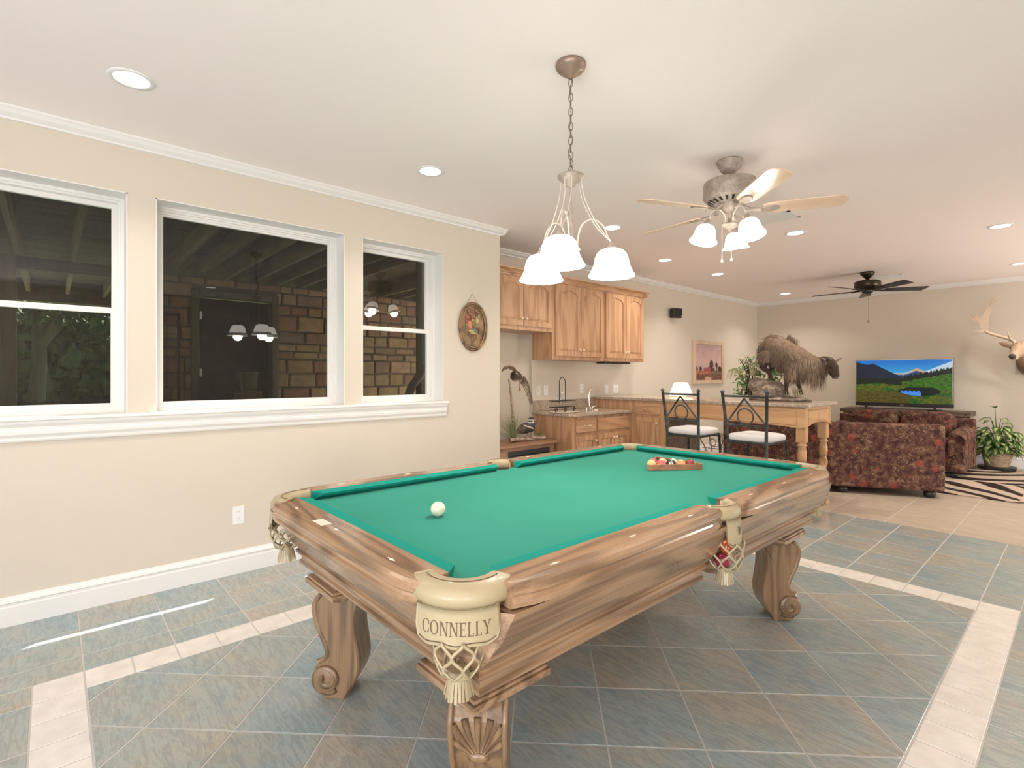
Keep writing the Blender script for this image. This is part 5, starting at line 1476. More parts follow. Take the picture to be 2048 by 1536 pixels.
# ================================================================ television and stand
RW = MAT['rustic_wood']
ts = thing('tv_stand', 'dark rustic wooden television stand with nail heads against the far wall', 'cabinet', (1.87, 10.0, 0))
G().box(1.06, 9.78, .735, 2.70, 10.28, .80).build('top', RW, ts, bevel=.006)
for i in range(9): G().ball((1.12+i*.19, 9.778, .768), (.011, .005, .011), 10, 6).build('nail_head', MAT['black_metal'], ts)
for x0, x1 in ((1.10, 1.18), (2.56, 2.64)):
    for y0, y1 in ((9.80, 9.88), (10.18, 10.26)): G().box(x0, y0, 0, x1, y1, .735).build('leg', RW, ts, bevel=.006)
G().box(1.16, 9.83, .12, 2.58, 10.24, .725).build('body', RW, ts)
for x0, x1 in ((1.2, 1.63), (1.65, 2.08), (2.10, 2.54)): G().box(x0, 9.815, .16, x1, 9.83, .70).build('door', RW, ts, bevel=.004)
tv = thing('television', 'flat screen television showing a mountain lake landscape', 'television', (1.87, 9.93, .80))
tx0, tx1, tz0, tz1 = 1.245, 2.49, .845, 1.588
G().box(tx0, 9.93, tz0, tx1, 9.975, tz1).build('casing', MAT['black_plastic'], tv, bevel=.004)
g = G(); bw = .013
g.box(tx0, 9.922, tz1-bw, tx1, 9.93, tz1).box(tx0, 9.922, tz0, tx0+bw, 9.93, tz1).box(tx1-bw, 9.922, tz0, tx1, 9.93, tz1); g.build('bezel', MAT['chrome'], tv)
G().box(tx0, 9.920, tz0, tx1, 9.93, tz0+.058).build('bezel', MAT['black_plastic'], tv, bevel=.002)
G().box(1.84, 9.918, tz0+.022, 1.90, 9.9195, tz0+.034).build('badge', MAT['chrome'], tv)
for x in (1.39, 2.27):
    g = G(); g.box(x-.015, 9.94, .815, x+.015, 9.96, .86).box(x-.075, 9.84, .801, x+.075, 10.05, .816); g.build('foot', MAT['black_plastic'], tv, bevel=.004)
# landscape shown on the screen, a fine grid coloured in code
def fb(x, y, s, o=4):
    v = 0; a = 1; t = 0
    for k in range(o): v += a*noise.noise(Vector((x*s, y*s, 1.7*k))); t += a; a *= .55; s *= 2.1
    return v/t
def landscape(u, v):
    n1, n2, n3 = fb(u, v, 7), fb(u+5, v, 26), fb(u+9, v*1.3, 70)
    sky = (.01+.16*max(0, .9-v)+.10*u*(1-v), .22+.75*max(0, .95-v), .62+.25*(1-v))
    peak1 = .93-abs(u-.19)*(1.05 if u > .19 else .55)+.012*n2
    peak0 = .97-.55*u+.01*n2
    lm = max(peak1, peak0 if u < .2 else 0, .60 if u < .5 else 0)
    fm = .70+.115*max(0, 1-abs(u-.655)/.13)**1.1+.02*n2 if .42 < u < .82 else 0
    sn = .70+.26*max(0, u-.70)/.30+.01*n2
    tre = .58+.62*max(0, u-.50)*.68+(.035*abs(math.sin(u*61+2*n2))**3+.030*abs(math.sin(u*97))**2+.02*n3 if u > .50 else 0)
    hill = .50+.40*max(0, u-.52)+.02*n2
    shore = .415+.035*math.sin(u*7)+.02*n2
    col = sky
    if u > .70 and v < sn: col = (.55, .66, .75)
    if v < fm: col = ((.55, .42, .30) if u > .60 else (.50, .50, .52)) if (fm-v) < .035+.04*n3+.03*(1-abs(u-.65)*5) else (.03, .085, .22)
    if v < lm: 
        k = max(0, n3)*.6+max(0, n2)*.5; col = (.006+.02*k, .022+.045*k, .060+.05*k-.03*(lm-v))
    if v < .57 and u < .56: k = .5+.5*n3; col = (.004, .020+.012*k+.10*max(0, u-.42), .032+.02*k+.35*max(0, u-.42))
    if v < tre: k = max(0, n3); col = (.004+.02*k, .018+.035*k, .008)
    top = max(shore, hill if u > .50 else 0)
    if v < top:
        k = .5+.9*n3+.6*n2; k = max(0, min(1, k))
        a, b = (.010, .035, .006), ((.22, .27, .03) if n1 > -.05 else (.04, .24, .02))
        if v < .27 and u < .58: b = (.22, .165, .035)
        if u > .60 and v > .30: b = (.07+.14*max(0, n2+.2), .30, .015)
        col = tuple(p*(1-k)+q*k for p, q in zip(a, b))
    e = ((u-.68)/.20)**2+((v-.275)/.095)**2+.30*n1
    if e < 1.15: col = (.006, .02, .012)
    if e < 1.0:
        col = (.004, .014, .016)
        dep_ = .30+.03*n2-.05*abs(math.sin(u*75))**4
        if .49 < u < .70 and v < dep_: col = (.08+.35*max(0, .27-v), .30+.5*max(0, .27-v), .75)
    return tuple(max(0, min(1, q))**1.2*.95 for q in col)
def canvas(nm, fn, T, w_, h_, nu, nv, mt, parent):
    g = G(T); cols = []
    for j in range(nv+1):
        for i in range(nu+1): 
            g.v.append(tuple(T((w_*i/nu, h_*j/nv, 0)))); cols.append((*fn(i/nu, j/nv), 1))
    for j in range(nv):
        for i in range(nu): a = j*(nu+1)+i; g.f.append([a, a+1, a+nu+2, a+nu+1]); g.m.append(0); g.s.append(False)
    return g.build(nm, mt, parent, cols=cols)
m = vcol('screen_light', .25, emit=1.0)
canvas('screen', landscape, minusY(tx0+bw, 9.9205, tz0+.058), tx1-tx0-2*bw, tz1-tz0-.058-bw, 260, 150, m, tv)

# painting on the kitchen wall
pc = thing('painting', 'framed painting of a pink dusk over fields with dark trees', 'painting', (-.53, 8.385, 1.55))
py0, py1, pz0, pz1 = 7.84, 8.93, 1.19, 1.92
wood('frame_wood', (.66, .50, .36), (.52, .37, .25), 'z', .4, freq=14)
Tp = plusX(-.53, 0, 0)
for (a0_, b0_, a1_, b1_) in ((py0, pz0, py0+.10, pz1), (py1-.10, pz0, py1, pz1), (py0+.10, pz0, py1-.10, pz0+.065), (py0+.10, pz1-.065, py1-.10, pz1)):
    G(Tp).box(a0_, b0_, 0, a1_, b1_, .035).build('frame', MAT['frame_wood'], pc, bevel=.012, seg=3)
def dusk(u, v):
    n = fb(u, v, 5); n2 = fb(u+9, v, 24)
    c = (.52+.12*n, .36+.10*n, .34+.08*n) if v > .26 else (.40, .12, .08)
    if v > .26: k = 1-abs(v-.55)*1.1; c = (c[0]*(.75+.4*k), c[1]*(.75+.35*k), c[2]*(.8+.3*k))
    def blob(x, y, a, b): return ((u-x)/a)**2+((v-y)/b)**2+.5*n2 < 1
    if v < .27: c = (.42+.5*n2, .14+.25*n2, .09+.15*n2) if v > .10 else (.26+.5*n2, .08+.2*n2, .07)
    if v < .27 and u > .55: c = (.20+.3*n2, .14+.2*n2, .09)
    if v < .17+.03*n: c = (.14+.5*max(0, n2), .05+.3*max(0, n2), .04+.2*max(0, n2))
    if v < .10 and .35 < u < .6: c = (.60, .35, .27)
    if blob(.42, .30, .13, .06) or blob(.52, .33, .06, .08): c = (.34, .09, .07)
    if .345 < u < .355 and v < .47 and v > .3: c = (.16, .08, .06)
    for b in ((.60, .44, .075, .13), (.60, .30, .03, .06), (.80, .43, .05, .08), (.80, .30, .015, .1), (.03, .32, .05, .07), (.18, .32, .045, .065), (.92, .32, .08, .08), (.99, .30, .06, .06), (.68, .30, .05, .05)):
        if blob(*b): c = (.055, .030, .022)
    return tuple(max(0, q) for q in c)
m = vcol('canvas_paint', .6)
canvas('canvas', dusk, frameT((-.53+.020, py0+.10, pz0+.065), (0, 1, 0), (0, 0, 1), (1, 0, 0)), py1-py0-.20, pz1-pz0-.13, 90, 110, m, pc)

# wall speaker
sp_ = thing('speaker', 'small black satellite speaker mounted high on the wall above the painting', 'speaker', (-.53, 7.2, 2.30))
G().box(-.529, 7.20, 2.28, -.50, 7.26, 2.36).build('bracket', MAT['black_plastic'], sp_)
Ts = frameT((-.44, 7.22, 2.30), (.30, .954, 0), (0, 0, 1), (.954, -.30, 0))
G(Ts).box(-.085, -.075, -.06, .085, .075, .05).build('body', MAT['black_plastic'], sp_, bevel=.02, seg=3)
G(Ts).box(-.07, -.062, .045, .07, .062, .056).build('grille', MAT['dark_gap'], sp_, bevel=.006)
G(Ts).ball((.055, -.05, .057), (.008, .008, .003), 8, 6).build('badge', MAT['chrome'], sp_)

# carved oval wall plaque
pq = thing('wall_plaque', 'oval carved wooden relief plaque hanging from a cord right of the small window', 'wall decoration', (0, 2.912, 1.783))
mat('plaque_wood', (.26, .16, .085), .5, bump=(60, .5, .004)); m = MAT['plaque_wood']
n1 = ntex(m, coords(m), 14, 4); lk(m, ramp(m, n1, [(.35, (.10, .055, .03)), (.65, (.33, .20, .10))]), bs(m).inputs['Base Color'])
mat('plaque_gold', (.36, .26, .11), .4, .3, bump=(80, .4, .002))
Tq = plusX(0, 2.912, 1.783)
ea, eb = .158, .224
G(Tq).prism([(ea*.93*math.cos(2*PI*i/40), eb*.93*math.sin(2*PI*i/40)) for i in range(40)], .0, .014).build('back_board', MAT['plaque_wood'], pq)
for nm, k, r_, z, mt in (('rim', .965, .013, .020, 'plaque_wood'), ('rim', .87, .0045, .024, 'plaque_gold')):
    G(Tq).tube([(ea*k*math.cos(2*PI*i/48), eb*k*math.sin(2*PI*i/48), z) for i in range(48)], r_, 8, closed=True).build(nm, MAT[mt], pq)
for nm, c_, sp2 in (('foliage_relief', (.28, .11, .06), [(-.02, .115, .034, .020), (-.065, .08, .030, .024), (.0, .09, .03, .02), (-.075, .045, .02, .02)]),
                    ('flower_relief', (.34, .20, .12), [(-.05, .14, .014, .012), (-.03, .152, .012, .010), (0, .158, .013, .010), (.03, .152, .012, .010), (.05, .138, .012, .012), (-.045, .118, .012, .012)]),
                    ('figure_relief', (.66, .20, .13), [(-.045, .025, .028, .030), (-.035, -.002, .02, .02)]),
                    ('figure_relief', (.16, .22, .09), [(0, .02, .024, .018), (.02, .005, .02, .018), (-.075, .01, .014, .02)]),
                    ('figure_relief', (.14, .18, .16), [(.018, -.035, .014, .026), (.038, -.045, .013, .022)]),
                    ('figure_relief', (.50, .38, .19), [(.05, .055, .022, .030), (.04, .085, .012, .012), (.065, .10, .008, .022), (.01, .095, .012, .014), (-.02, -.042, .034, .014), (.005, -.062, .042, .010), (-.005, .06, .014, .013)]),
                    ('bench_relief', (.30, .18, .09), [(.01, -.105, .004, .035), (.035, -.09, .004, .028), (.075, -.03, .004, .035), (-.085, -.07, .004, .025)])):
    m = mat('carving_paint_%d' % len(MAT), c_, .55); g = G(Tq)
    for a, b, ra_, rb_ in sp2: g.ball((a, b, .016), (ra_, rb_, .014), 12, 8)
    g.build(nm, m, pq)
G(Tq).tube([(-.075, eb*.88, .012), (0, .312, .006), (.075, eb*.88, .012)], .0018, 5).build('cord', MAT['bronze_wash'], pq)
G(Tq).ball((0, .312, .004), .005, 8, 6).build('nail', MAT['brass'], pq)

# ================================================================ mounted animals
def organic(name, g, colfn, mt, parent, voxel=.01, smooth=6, zmin=-9):
    me = bpy.data.meshes.new('tmp'); me.from_pydata(g.v, [], g.f); o = bpy.data.objects.new('tmp', me); C.objects.link(o)
    r_ = o.modifiers.new('r', 'REMESH'); r_.mode = 'VOXEL'; r_.voxel_size = voxel
    if smooth: s_ = o.modifiers.new('s', 'SMOOTH'); s_.iterations = smooth; s_.factor = .5
    dg = bpy.context.evaluated_depsgraph_get(); dg.update()
    m2 = bpy.data.meshes.new_from_object(o.evaluated_get(dg))
    bpy.data.objects.remove(o); bpy.data.meshes.remove(me)
    gg = G(); gg.v = [(v.co.x, v.co.y, max(zmin, v.co.z)) for v in m2.vertices]; gg.f = [list(p.vertices) for p in m2.polygons]; gg.m = [0]*len(gg.f); gg.s = [True]*len(gg.f)
    nrm = [v.normal.copy() for v in m2.vertices]
    ob = gg.build(name, mt, parent, cols=[(*colfn(Vector(v), n_), 1) for v, n_ in zip(gg.v, nrm)])
    return ob, gg, nrm
def fur(name, gg, nrm, N, fn, mt, parent, seed=3):
    rnd = random.Random(seed); g = G(); cols = []
    idx = list(range(len(gg.v)))
    for _ in range(N):
        i = rnd.choice(idx); p = Vector(gg.v[i]); n_ = nrm[i]
        r_ = fn(p, n_, rnd)
        if r_ is None: continue
        d, L, wd, c = r_
        d = d.normalized(); sd_ = d.cross(n_)
        if sd_.length < 1e-4: continue
        sd_.normalize(); sd_ *= wd
        p = p-n_*.002
        mid = p+d*L*.5+n_*L*.16; tip = p+d*L+n_*L*.06+Vector((0, 0, -L*.12))
        g.add([p-sd_, p+sd_, mid+sd_*.8, mid-sd_*.8, tip], [(0, 1, 2, 3), (3, 2, 4)], 0, True)
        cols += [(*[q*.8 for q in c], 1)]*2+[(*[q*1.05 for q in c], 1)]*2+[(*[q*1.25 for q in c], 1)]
    return tag(g.build(name, mt, parent, cols=cols), kind='stuff')
m = vcol('pelt', .75, spec=.25)
def TQ(c, d, y=0):
    z = 1.8916-.000542*d
    return Vector((1.241+.0005155*c, 5.72+y, 1.062+(z-1.10)*(.764/.726)))
S5 = .00053
th = thing('mounted_goat', 'shaggy brown taxidermy mountain goat stepping down off a rock on the bar', 'taxidermy', TQ(850, 1440))
g = G()
def tb(pts, seg=14): g.tube([TQ(a, b, y) for a, b, r_, y in pts], [(r_*S5, r_*S5*.82) for a, b, r_, y in pts], seg, up=(0, 0, 1) if False else None)
tb([(455, 440, 45, 0), (500, 430, 120, 0), (600, 425, 215, 0), (720, 470, 255, 0), (850, 550, 265, 0), (1000, 640, 250, 0), (1130, 700, 235, 0), (1260, 750, 205, 0), (1380, 785, 175, 0), (1480, 800, 150, 0), (1570, 800, 135, 0), (1650, 810, 110, 0)], 20)
tb([(1600, 770, 110, 0), (1690, 790, 128, 0), (1750, 870, 108, 0), (1785, 950, 80, 0), (1805, 1010, 62, 0), (1800, 1045, 40, 0)])
g.ball(TQ(1690, 850), (.055, .045, .05)); 
for s in (-1, 1):
    tb([(560, 560, 150, s*.07), (590, 720, 115, s*.085), (560+s*30, 840, 62, s*.08), (590-s*60, 930, 38, s*.075), (610-s*70, 1010, 30, s*.075), (640-s*70, 1040, 34, s*.07)])
    tb([(1080, 850, 150, s*.07), (1060+s*30, 1010, 85, s*.08), (1040+s*60, 1120, 48, s*.075), (1050+s*80, 1230, 34, s*.07), (1060+s*85, 1300, 32, s*.07), (1080+s*85, 1335, 38, s*.07)])
g.tube([TQ(470, 400), TQ(400, 430), TQ(365, 490)], [.03, .022, .008], 10)
def tcol(p, n_):
    c = (p.x-1.241)/.0005155; z = p.z; k = .5+.5*noise.noise(p*28)
    base = Vector((.10, .065, .042))*(1-k)+Vector((.20, .135, .09))*k
    if c > 1660: base = Vector((.055, .035, .024))
    if c > 1600 and z < TQ(0, 900).z and c < 1690: base = Vector((.22, .15, .10))
    if z < TQ(0, 1000).z and 900 < c < 1300: base = Vector((.05, .032, .022))
    if c < 700 and z < TQ(0, 740).z: base = Vector((.05, .032, .024))
    if c > 1780 and z < TQ(0, 1010).z: base = Vector((.16, .12, .10))
    return tuple(base)
ob, gg, nr = organic('body', g, tcol, MAT['pelt'], th, .0075, 5)
def tf(p, n_, rnd):
    c = (p.x-1.241)/.0005155; d_ = (TQ(0, 0).z-p.z)/.00057
    if c > 1650 or (d_ > 1000 and c > 900 and c < 1330) or (c < 760 and d_ > 720): 
        return (Vector((-.5, 0, -.6)), .012, .0015, tcol(p, n_)) if rnd.random() < .5 else None
    top = n_.z
    L = .028+.035*max(0, -n_.z+.4)+(.035 if 950 < c < 1560 and d_ > 700 else 0)+(.05 if 1330 < c < 1560 and d_ > 850 else 0)
    dr_ = Vector((-.35 if c < 900 else .05, n_.y*.25, -1.0))
    if top > .75:
        dr_ = Vector((-.6, rnd.uniform(-.4, .4), .1)); L = .035
        if 950 < c < 1130: dr_ = Vector((.1, rnd.uniform(-.2, .2), .9)); L = .06
    k = rnd.random(); hi = rnd.random()**2
    a, b = Vector((.075, .050, .034)), Vector((.25, .175, .125))
    if 1050 < c < 1560: b = Vector((.34, .245, .17))
    cc = a*(1-k)+b*k
    if 480 < c < 900 and d_ < 420: cc = Vector((.23, .15, .105))*(.6+.5*k)
    if top > .9 and c < 950: cc = Vector((.09, .055, .035))
    return (dr_+Vector((rnd.uniform(-.15, .15), rnd.uniform(-.1, .1), 0)), L*rnd.uniform(.6, 1.3), rnd.uniform(.0008, .0016), tuple(cc))
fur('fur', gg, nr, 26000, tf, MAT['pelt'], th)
mat('horn', (.10, .075, .055), .45, bump=(120, .5, .003)); mat('glassy_eye', (.01, .007, .005), .05)
for s in (-1, 1):
    g = G(); g.tube(catmull([TQ(1720, 720, s*.022), TQ(1700, 690, s*.035), TQ(1640, 670, s*.055), TQ(1590, 668, s*.07)], 4), [.020-.0013*i for i in range(13)], 10); g.build('horn', MAT['horn'], th)
    g = G()
    if s < 0: e_ = [TQ(1660, 800, -.045), TQ(1640, 745, -.075), TQ(1600, 690, -.085), TQ(1590, 680, -.08)]
    else: e_ = [TQ(1740, 760, .04), TQ(1800, 720, .08), TQ(1835, 690, .10), TQ(1835, 680, .10)]
    g.tube(e_, [(.010, .016), (.008, .026), (.006, .016), (.002, .003)], 10); g.build('ear', MAT['horn'], th)
    G().ball(TQ(1745, 855, s*.043), .010, 12, 8).build('eye', MAT['glassy_eye'], th)
mat('rock', (.22, .17, .13), .9); m = MAT['rock']; n1 = ntex(m, coords(m), 26, 6, .7); lk(m, ramp(m, n1, [(.35, (.10, .075, .055)), (.5, (.24, .185, .14)), (.7, (.42, .35, .28))]), bs(m).inputs['Base Color']); setbump(m, n1, .8, .01)
def rocky(parent, name, blobs, vox=.012, amp=.02):
    g = G()
    for c_, r_ in blobs: g.ball(c_, r_, 16, 10)
    g.v = [tuple(Vector(p)+Vector((noise.noise(Vector(p)*13), noise.noise(Vector(p)*13+Vector((5, 5, 5))), noise.noise(Vector(p)*13+Vector((9, 1, 3)))))*amp*1.6) for p in g.v]
    return organic(name, g, lambda p, n_: (.3, .3, .3), MAT['rock'], parent, vox, 2, 1.0628)[0]
rocky(th, 'rock', [(TQ(420, 1190), (.13, .12, .085)), (TQ(640, 1260), (.12, .13, .085)), (TQ(760, 1270), (.085, .11, .085)), (TQ(330, 1130), (.075, .09, .055)), (TQ(560, 1330), (.17, .14, .05)), (TQ(520, 1150), (.1, .1, .06))])
g = G(); ob_ = TQ(850, 1440)
g.prism([(1.33+.31*(1+math.cos(t*PI/16)), 5.74+.17*math.sin(t*PI/16)) for t in range(32)], 1.0625, 1.082)
g.build('base_board', MAT['rustic_wood'], th)
rocky(th, 'rock', [((1.62, 5.70, 1.085), (.25, .14, .025)), ((1.82, 5.70, 1.085), (.13, .12, .022))], .012, .015)
mat('leaf_green', (.075, .17, .03), .5); mat('leaf_pale', (.35, .36, .17), .6); mat('dry_grass', (.36, .31, .18), .8)
def leafblade(g, base, d, L, W_, nrm, curl=.25, mid=None):
    d = d.normalized(); s_ = d.cross(nrm).normalized(); up = s_.cross(d).normalized(); n = 6; vs = []
    for i in range(n+1):
        t = i/n; w_ = W_*math.sin(PI*min(1, t*.92+.06))**.8*(1 if i < n else 0); c_ = base+d*L*t+up*(-curl*L*t*t)
        vs += [c_-s_*w_+up*w_*.25, c_, c_+s_*w_+up*w_*.25]
    fs = []
    for i in range(n): a = i*3; fs += [(a, a+1, a+4, a+3), (a+1, a+2, a+5, a+4)]
    g.add(vs, fs, 0, True)
rnd = random.Random(5)
for mt, N, cols_ in (('leaf_green', 260, 0), ('leaf_pale', 70, 1)):
    g = G()
    for q in range(N):
        c_, d_ = rnd.uniform(-90, 430), rnd.uniform(580, 1380)
        if c_ < 0 and d_ < 800: continue
        if c_ > 250 and d_ > 1000: c_ = rnd.uniform(-80, 200)
        if rnd.random() < .25: c_, d_ = rnd.uniform(560, 930), rnd.uniform(880, 1330)
        b = TQ(c_, d_, rnd.uniform(.02, .16) if c_ > 200 else rnd.uniform(-.10, .14))
        leafblade(g, b, Vector((rnd.uniform(-1, .6), rnd.uniform(-1, .6), rnd.uniform(-.6, .7))), rnd.uniform(.035, .065), rnd.uniform(.010, .017), Vector((rnd.uniform(-.3, .3), -.5, 1)), .4)
    tag(g.build('foliage', MAT[mt], th), kind='stuff')
g = G()
for q in range(46):
    c_ = rnd.choice((rnd.uniform(250, 330), rnd.uniform(1060, 1130), rnd.uniform(980, 1250))); b = TQ(c_, 1380 if c_ > 900 else 1000, rnd.uniform(-.09, .05))
    L = rnd.uniform(.05, .12) if c_ > 900 else rnd.uniform(.1, .2)
    g.tube([b, b+Vector((rnd.uniform(-.02, .02), rnd.uniform(-.02, .02), L*.6)), b+Vector((rnd.uniform(-.05, .05), rnd.uniform(-.04, .04), L))], [.003, .0025, .0006], 4)
for q in range(10):
    b = TQ(rnd.uniform(-20, 120), 1050, rnd.uniform(-.08, .08)); g.tube([b, b+Vector((-.06, 0, .12)), b+Vector((-.13, 0, .10)), b+Vector((-.16, 0, .0))], [.003, .004, .004, .001], 4)
tag(g.build('dried_grass', MAT['dry_grass'], th), kind='stuff')
g = G()
for q in range(12):
    b = TQ(rnd.uniform(40, 260), 1370, rnd.uniform(-.05, .1)); g.tube([b, b+Vector((rnd.uniform(-.05, .05), rnd.uniform(-.04, .04), .22)), b+Vector((rnd.uniform(-.12, .08), rnd.uniform(-.08, .08), .40))], [.005, .004, .002], 5)
g.build('stems', MAT['bark'], th)

# deer head on the far wall
dh = thing('deer_head', 'mounted deer head with broad palmate antlers on the far wall', 'taxidermy', (3.25, YB, 1.70))
D0 = Vector((3.20, 9.93, 1.70)); Dd = Vector((-.26, -.93, -.22)).normalized(); Dr = Vector((-.96, .27, 0)).normalized(); Du = Dr.cross(Dd).normalized()
if Du.z < 0: Du = -Du
def DP(f, r_, u): return D0+Dd*f+Dr*r_+Du*u
g = G()
g.tube([Vector((3.27, 10.32, 1.53)), Vector((3.27, 10.25, 1.53)), Vector((3.26, 10.14, 1.58)), Vector((3.24, 10.03, 1.64)), DP(-.02, 0, -.01)], [(.20, .15), (.19, .145), (.155, .125), (.125, .10), (.11, .095)], 20)
g.tube([DP(-.06, 0, .01), DP(.02, 0, .01), DP(.09, 0, -.005), DP(.16, 0, -.03), DP(.22, 0, -.045), DP(.27, 0, -.055), DP(.295, 0, -.06)], [(.09, .09), (.105, .095), (.09, .082), (.066, .060), (.050, .048), (.044, .044), (.022, .026)], 18)
g.ball(DP(.01, 0, .05), (.075, .075, .06)); g.ball(DP(.05, .062, .025), .032); g.ball(DP(.05, -.062, .025), .032); g.ball(DP(.19, 0, -.085), (.04, .06, .03))
def dcol(p, n_):
    q = p-D0; f, u = q.dot(Dd), q.dot(Du); k = .5+.5*noise.noise(p*40)
    c = Vector((.36, .235, .15))*(1-k)+Vector((.50, .36, .25))*k
    if f > .272: c = Vector((.08, .06, .05))
    elif f > .22 and u < -.05: c = Vector((.55, .45, .36))
    elif f > .20: c = Vector((.42, .31, .23))
    if f < -.08 and u < -.05: c = Vector((.24, .17, .12))*(.8+.4*k)
    return tuple(c)
ob, gg, nr = organic('head', g, dcol, MAT['pelt'], dh, .010, 5)
def df(p, n_, rnd):
    q = p-D0; f = q.dot(Dd)
    if f > .2: return None
    c = Vector(dcol(p, n_))*rnd.uniform(.75, 1.3)
    return (-Dd*.8+Vector((0, 0, -.5)), .03 if f < -.02 else .012, .0016, tuple(c))
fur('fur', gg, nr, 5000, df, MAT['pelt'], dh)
mat('antler', (.52, .40, .29), .5, bump=(50, .6, .004)); mat('ear_skin', (.45, .31, .22), .7)
for s in (1, -1):
    e_ = [DP(-.02, s*.075, .03), DP(-.02, s*.14, .055), DP(-.03, s*.20, .075), DP(-.03, s*.245, .095)]
    G().tube(e_, [(.018, .022), (.012, .042), (.010, .034), (.003, .004)], 12, up=tuple(Dd)).build('ear', MAT['ear_skin'], dh)
    G().ball(DP(.075, s*.082, .028), .014, 12, 8).build('eye', MAT['glassy_eye'], dh)
    G().ball(DP(.291, s*.018, -.052), (.007, .006, .006), 8, 6).build('nostril', MAT['dark_gap'], dh)
    g = G()
    def AN(x, z, y=0): return Vector((3.185-s*x if True else 0, 9.86+y, z)) if s > 0 else Vector((3.185+x+.0, 9.86+y, z))
    main = catmull([AN(.035, 1.775), AN(.075, 1.82, .0), AN(.16, 1.865, -.02), AN(.27, 1.915, -.04), AN(.34, 1.96, -.05), AN(.36, 2.02, -.05)], 5)
    g.tube(main, [.023-.0002*i for i in range(len(main))], 12)
    g.tube(catmull([AN(.05, 1.80), AN(.085, 1.84, -.05), AN(.10, 1.905, -.10), AN(.10, 1.94, -.11)], 4), [.016, .015, .014, .013, .012, .011, .010, .009, .008, .006, .005, .003, .002], 8)
    g.tube(catmull([AN(.345, 1.96, -.05), AN(.40, 1.955, -.08), AN(.46, 1.965, -.10)], 4), [.014, .012, .011, .010, .008, .006, .004, .003, .001], 8)
    # palm: flattened, curved blade with points
    palm = [(.325, 1.95), (.365, 1.965), (.395, 2.04), (.40, 2.09), (.455, 2.11), (.505, 2.16), (.520, 2.235), (.500, 2.17), (.455, 2.155), (.425, 2.145), (.445, 2.16), (.43, 2.22), (.395, 2.155), (.370, 2.16), (.345, 2.20), (.325, 2.27), (.290, 2.36), (.225, 2.45), (.285, 2.33), (.270, 2.35), (.20, 2.40), (.265, 2.30), (.285, 2.24), (.250, 2.26), (.295, 2.17), (.305, 2.08), (.300, 1.99)]
    m_ = len(palm); vs = [AN(a, b, -.055-.03*math.sin((b-1.95)*5)+k) for k in (-.009, .009) for a, b in palm]
    g.add(vs, [list(range(m_)), list(range(m_, 2*m_))[::-1]]+[(i, (i+1) % m_, m_+(i+1) % m_, m_+i) for i in range(m_)])
    g.build('antler', MAT['antler'], dh)

# ducks
mat('driftwood', (.40, .31, .23), .85, bump=(40, .7, .006)); m = MAT['driftwood']
n1 = ntex(m, coords(m, (1, 1, 4)), 24, 5); lk(m, ramp(m, n1, [(.35, (.18, .12, .085)), (.65, (.52, .42, .33))]), bs(m).inputs['Base Color'])
m = vcol('feathers', .6)
dm = thing('mounted_ducks', 'pair of taxidermy wood ducks with driftwood on the heater cabinet, one flying', 'taxidermy', (-.28, 3.75, .62))
DX = -.27
g = G()
g.tube(catmull([(DX, 3.62, .645), (DX+.02, 3.72, .65), (DX, 3.82, .642), (DX-.01, 3.95, .650), (DX+.02, 4.08, .632), (DX, 4.14, .628)], 6), [.022+.006*math.sin(i*1.3) for i in range(31)], 10)
g.tube([(DX-.06, 3.66, .640), (DX+.03, 3.80, .642), (DX+.07, 3.90, .636)], [.018, .02, .010], 8); g.tube([(DX, 3.95, .645), (DX+.06, 4.02, .64), (DX+.05, 4.10, .632)], [.02, .015, .006], 8)
g.v = [(p[0]+.006*noise.noise(Vector(p)*60), p[1], max(.6205, p[2]+.008*noise.noise(Vector(p)*50))) for p in g.v]
g.build('driftwood', MAT['driftwood'], dm)
G().tube(catmull([(DX-.03, 3.70, .65), (DX-.03, 3.70, .80), (DX-.04, 3.695, .98), (DX-.03, 3.665, 1.12), (DX-.01, 3.63, 1.23), (DX, 3.605, 1.30)], 6), [.020-.0004*i+.003*math.sin(i) for i in range(31)], 10).build('branch', MAT['driftwood'], dm)
def duckpaint(kind):
    def f(p, n_):
        y, z = p.y, p.z
        k = .5+.5*noise.noise(p*70)
        if kind == 0:
            c = Vector((.075, .042, .028))*(.7+.7*k)
            if z < 1.285 and y > 3.66 and n_.z < -.1: c = Vector((.42, .33, .25))
            if y > 3.765 and y < 3.785: c = Vector((.7, .66, .6))
            if y < 3.68 and z > 1.33:
                c = Vector((.04, .03, .025))
                if 3.652 < y < 3.672 and z < 1.36: c = Vector((.7, .66, .6))
        else:
            c = Vector((.035, .03, .035))*(.6+.8*k)
            if y > 3.95 and z < .785: c = Vector((.50, .39, .29))
            if z < .715 and y > 3.86: c = Vector((.46, .37, .29))
            if abs(z-.775+.35*(y-3.85)) < .008 and y < 3.92: c = Vector((.55, .48, .40))
            if y > 3.88 and z > .81:
                c = Vector((.015, .02, .022))
                if (z > .842 and z < .850) or (3.925 < y < 3.945 and z < .85) or (z < .822): c = Vector((.72, .70, .66))
            if y < 3.80: c = Vector((.07, .04, .03))*(.6+.8*k)
        return tuple(c)
    return f
g = G()
g.tube(catmull([(DX+.02, 3.640, 1.345), (DX+.01, 3.67, 1.335), (DX, 3.70, 1.325), (DX, 3.74, 1.315), (DX-.01, 3.78, 1.30), (DX-.02, 3.82, 1.27)], 4), [.026, .028, .030, .036, .042, .048, .054, .058, .060, .060, .058, .054, .050, .046, .042, .036, .030, .024, .016, .008, .004], 14)
g.ball((DX+.03, 3.660, 1.352), (.034, .030, .032)); g.tube([(DX+.05, 3.648, 1.345), (DX+.09, 3.640, 1.335)], [.012, .006], 8)
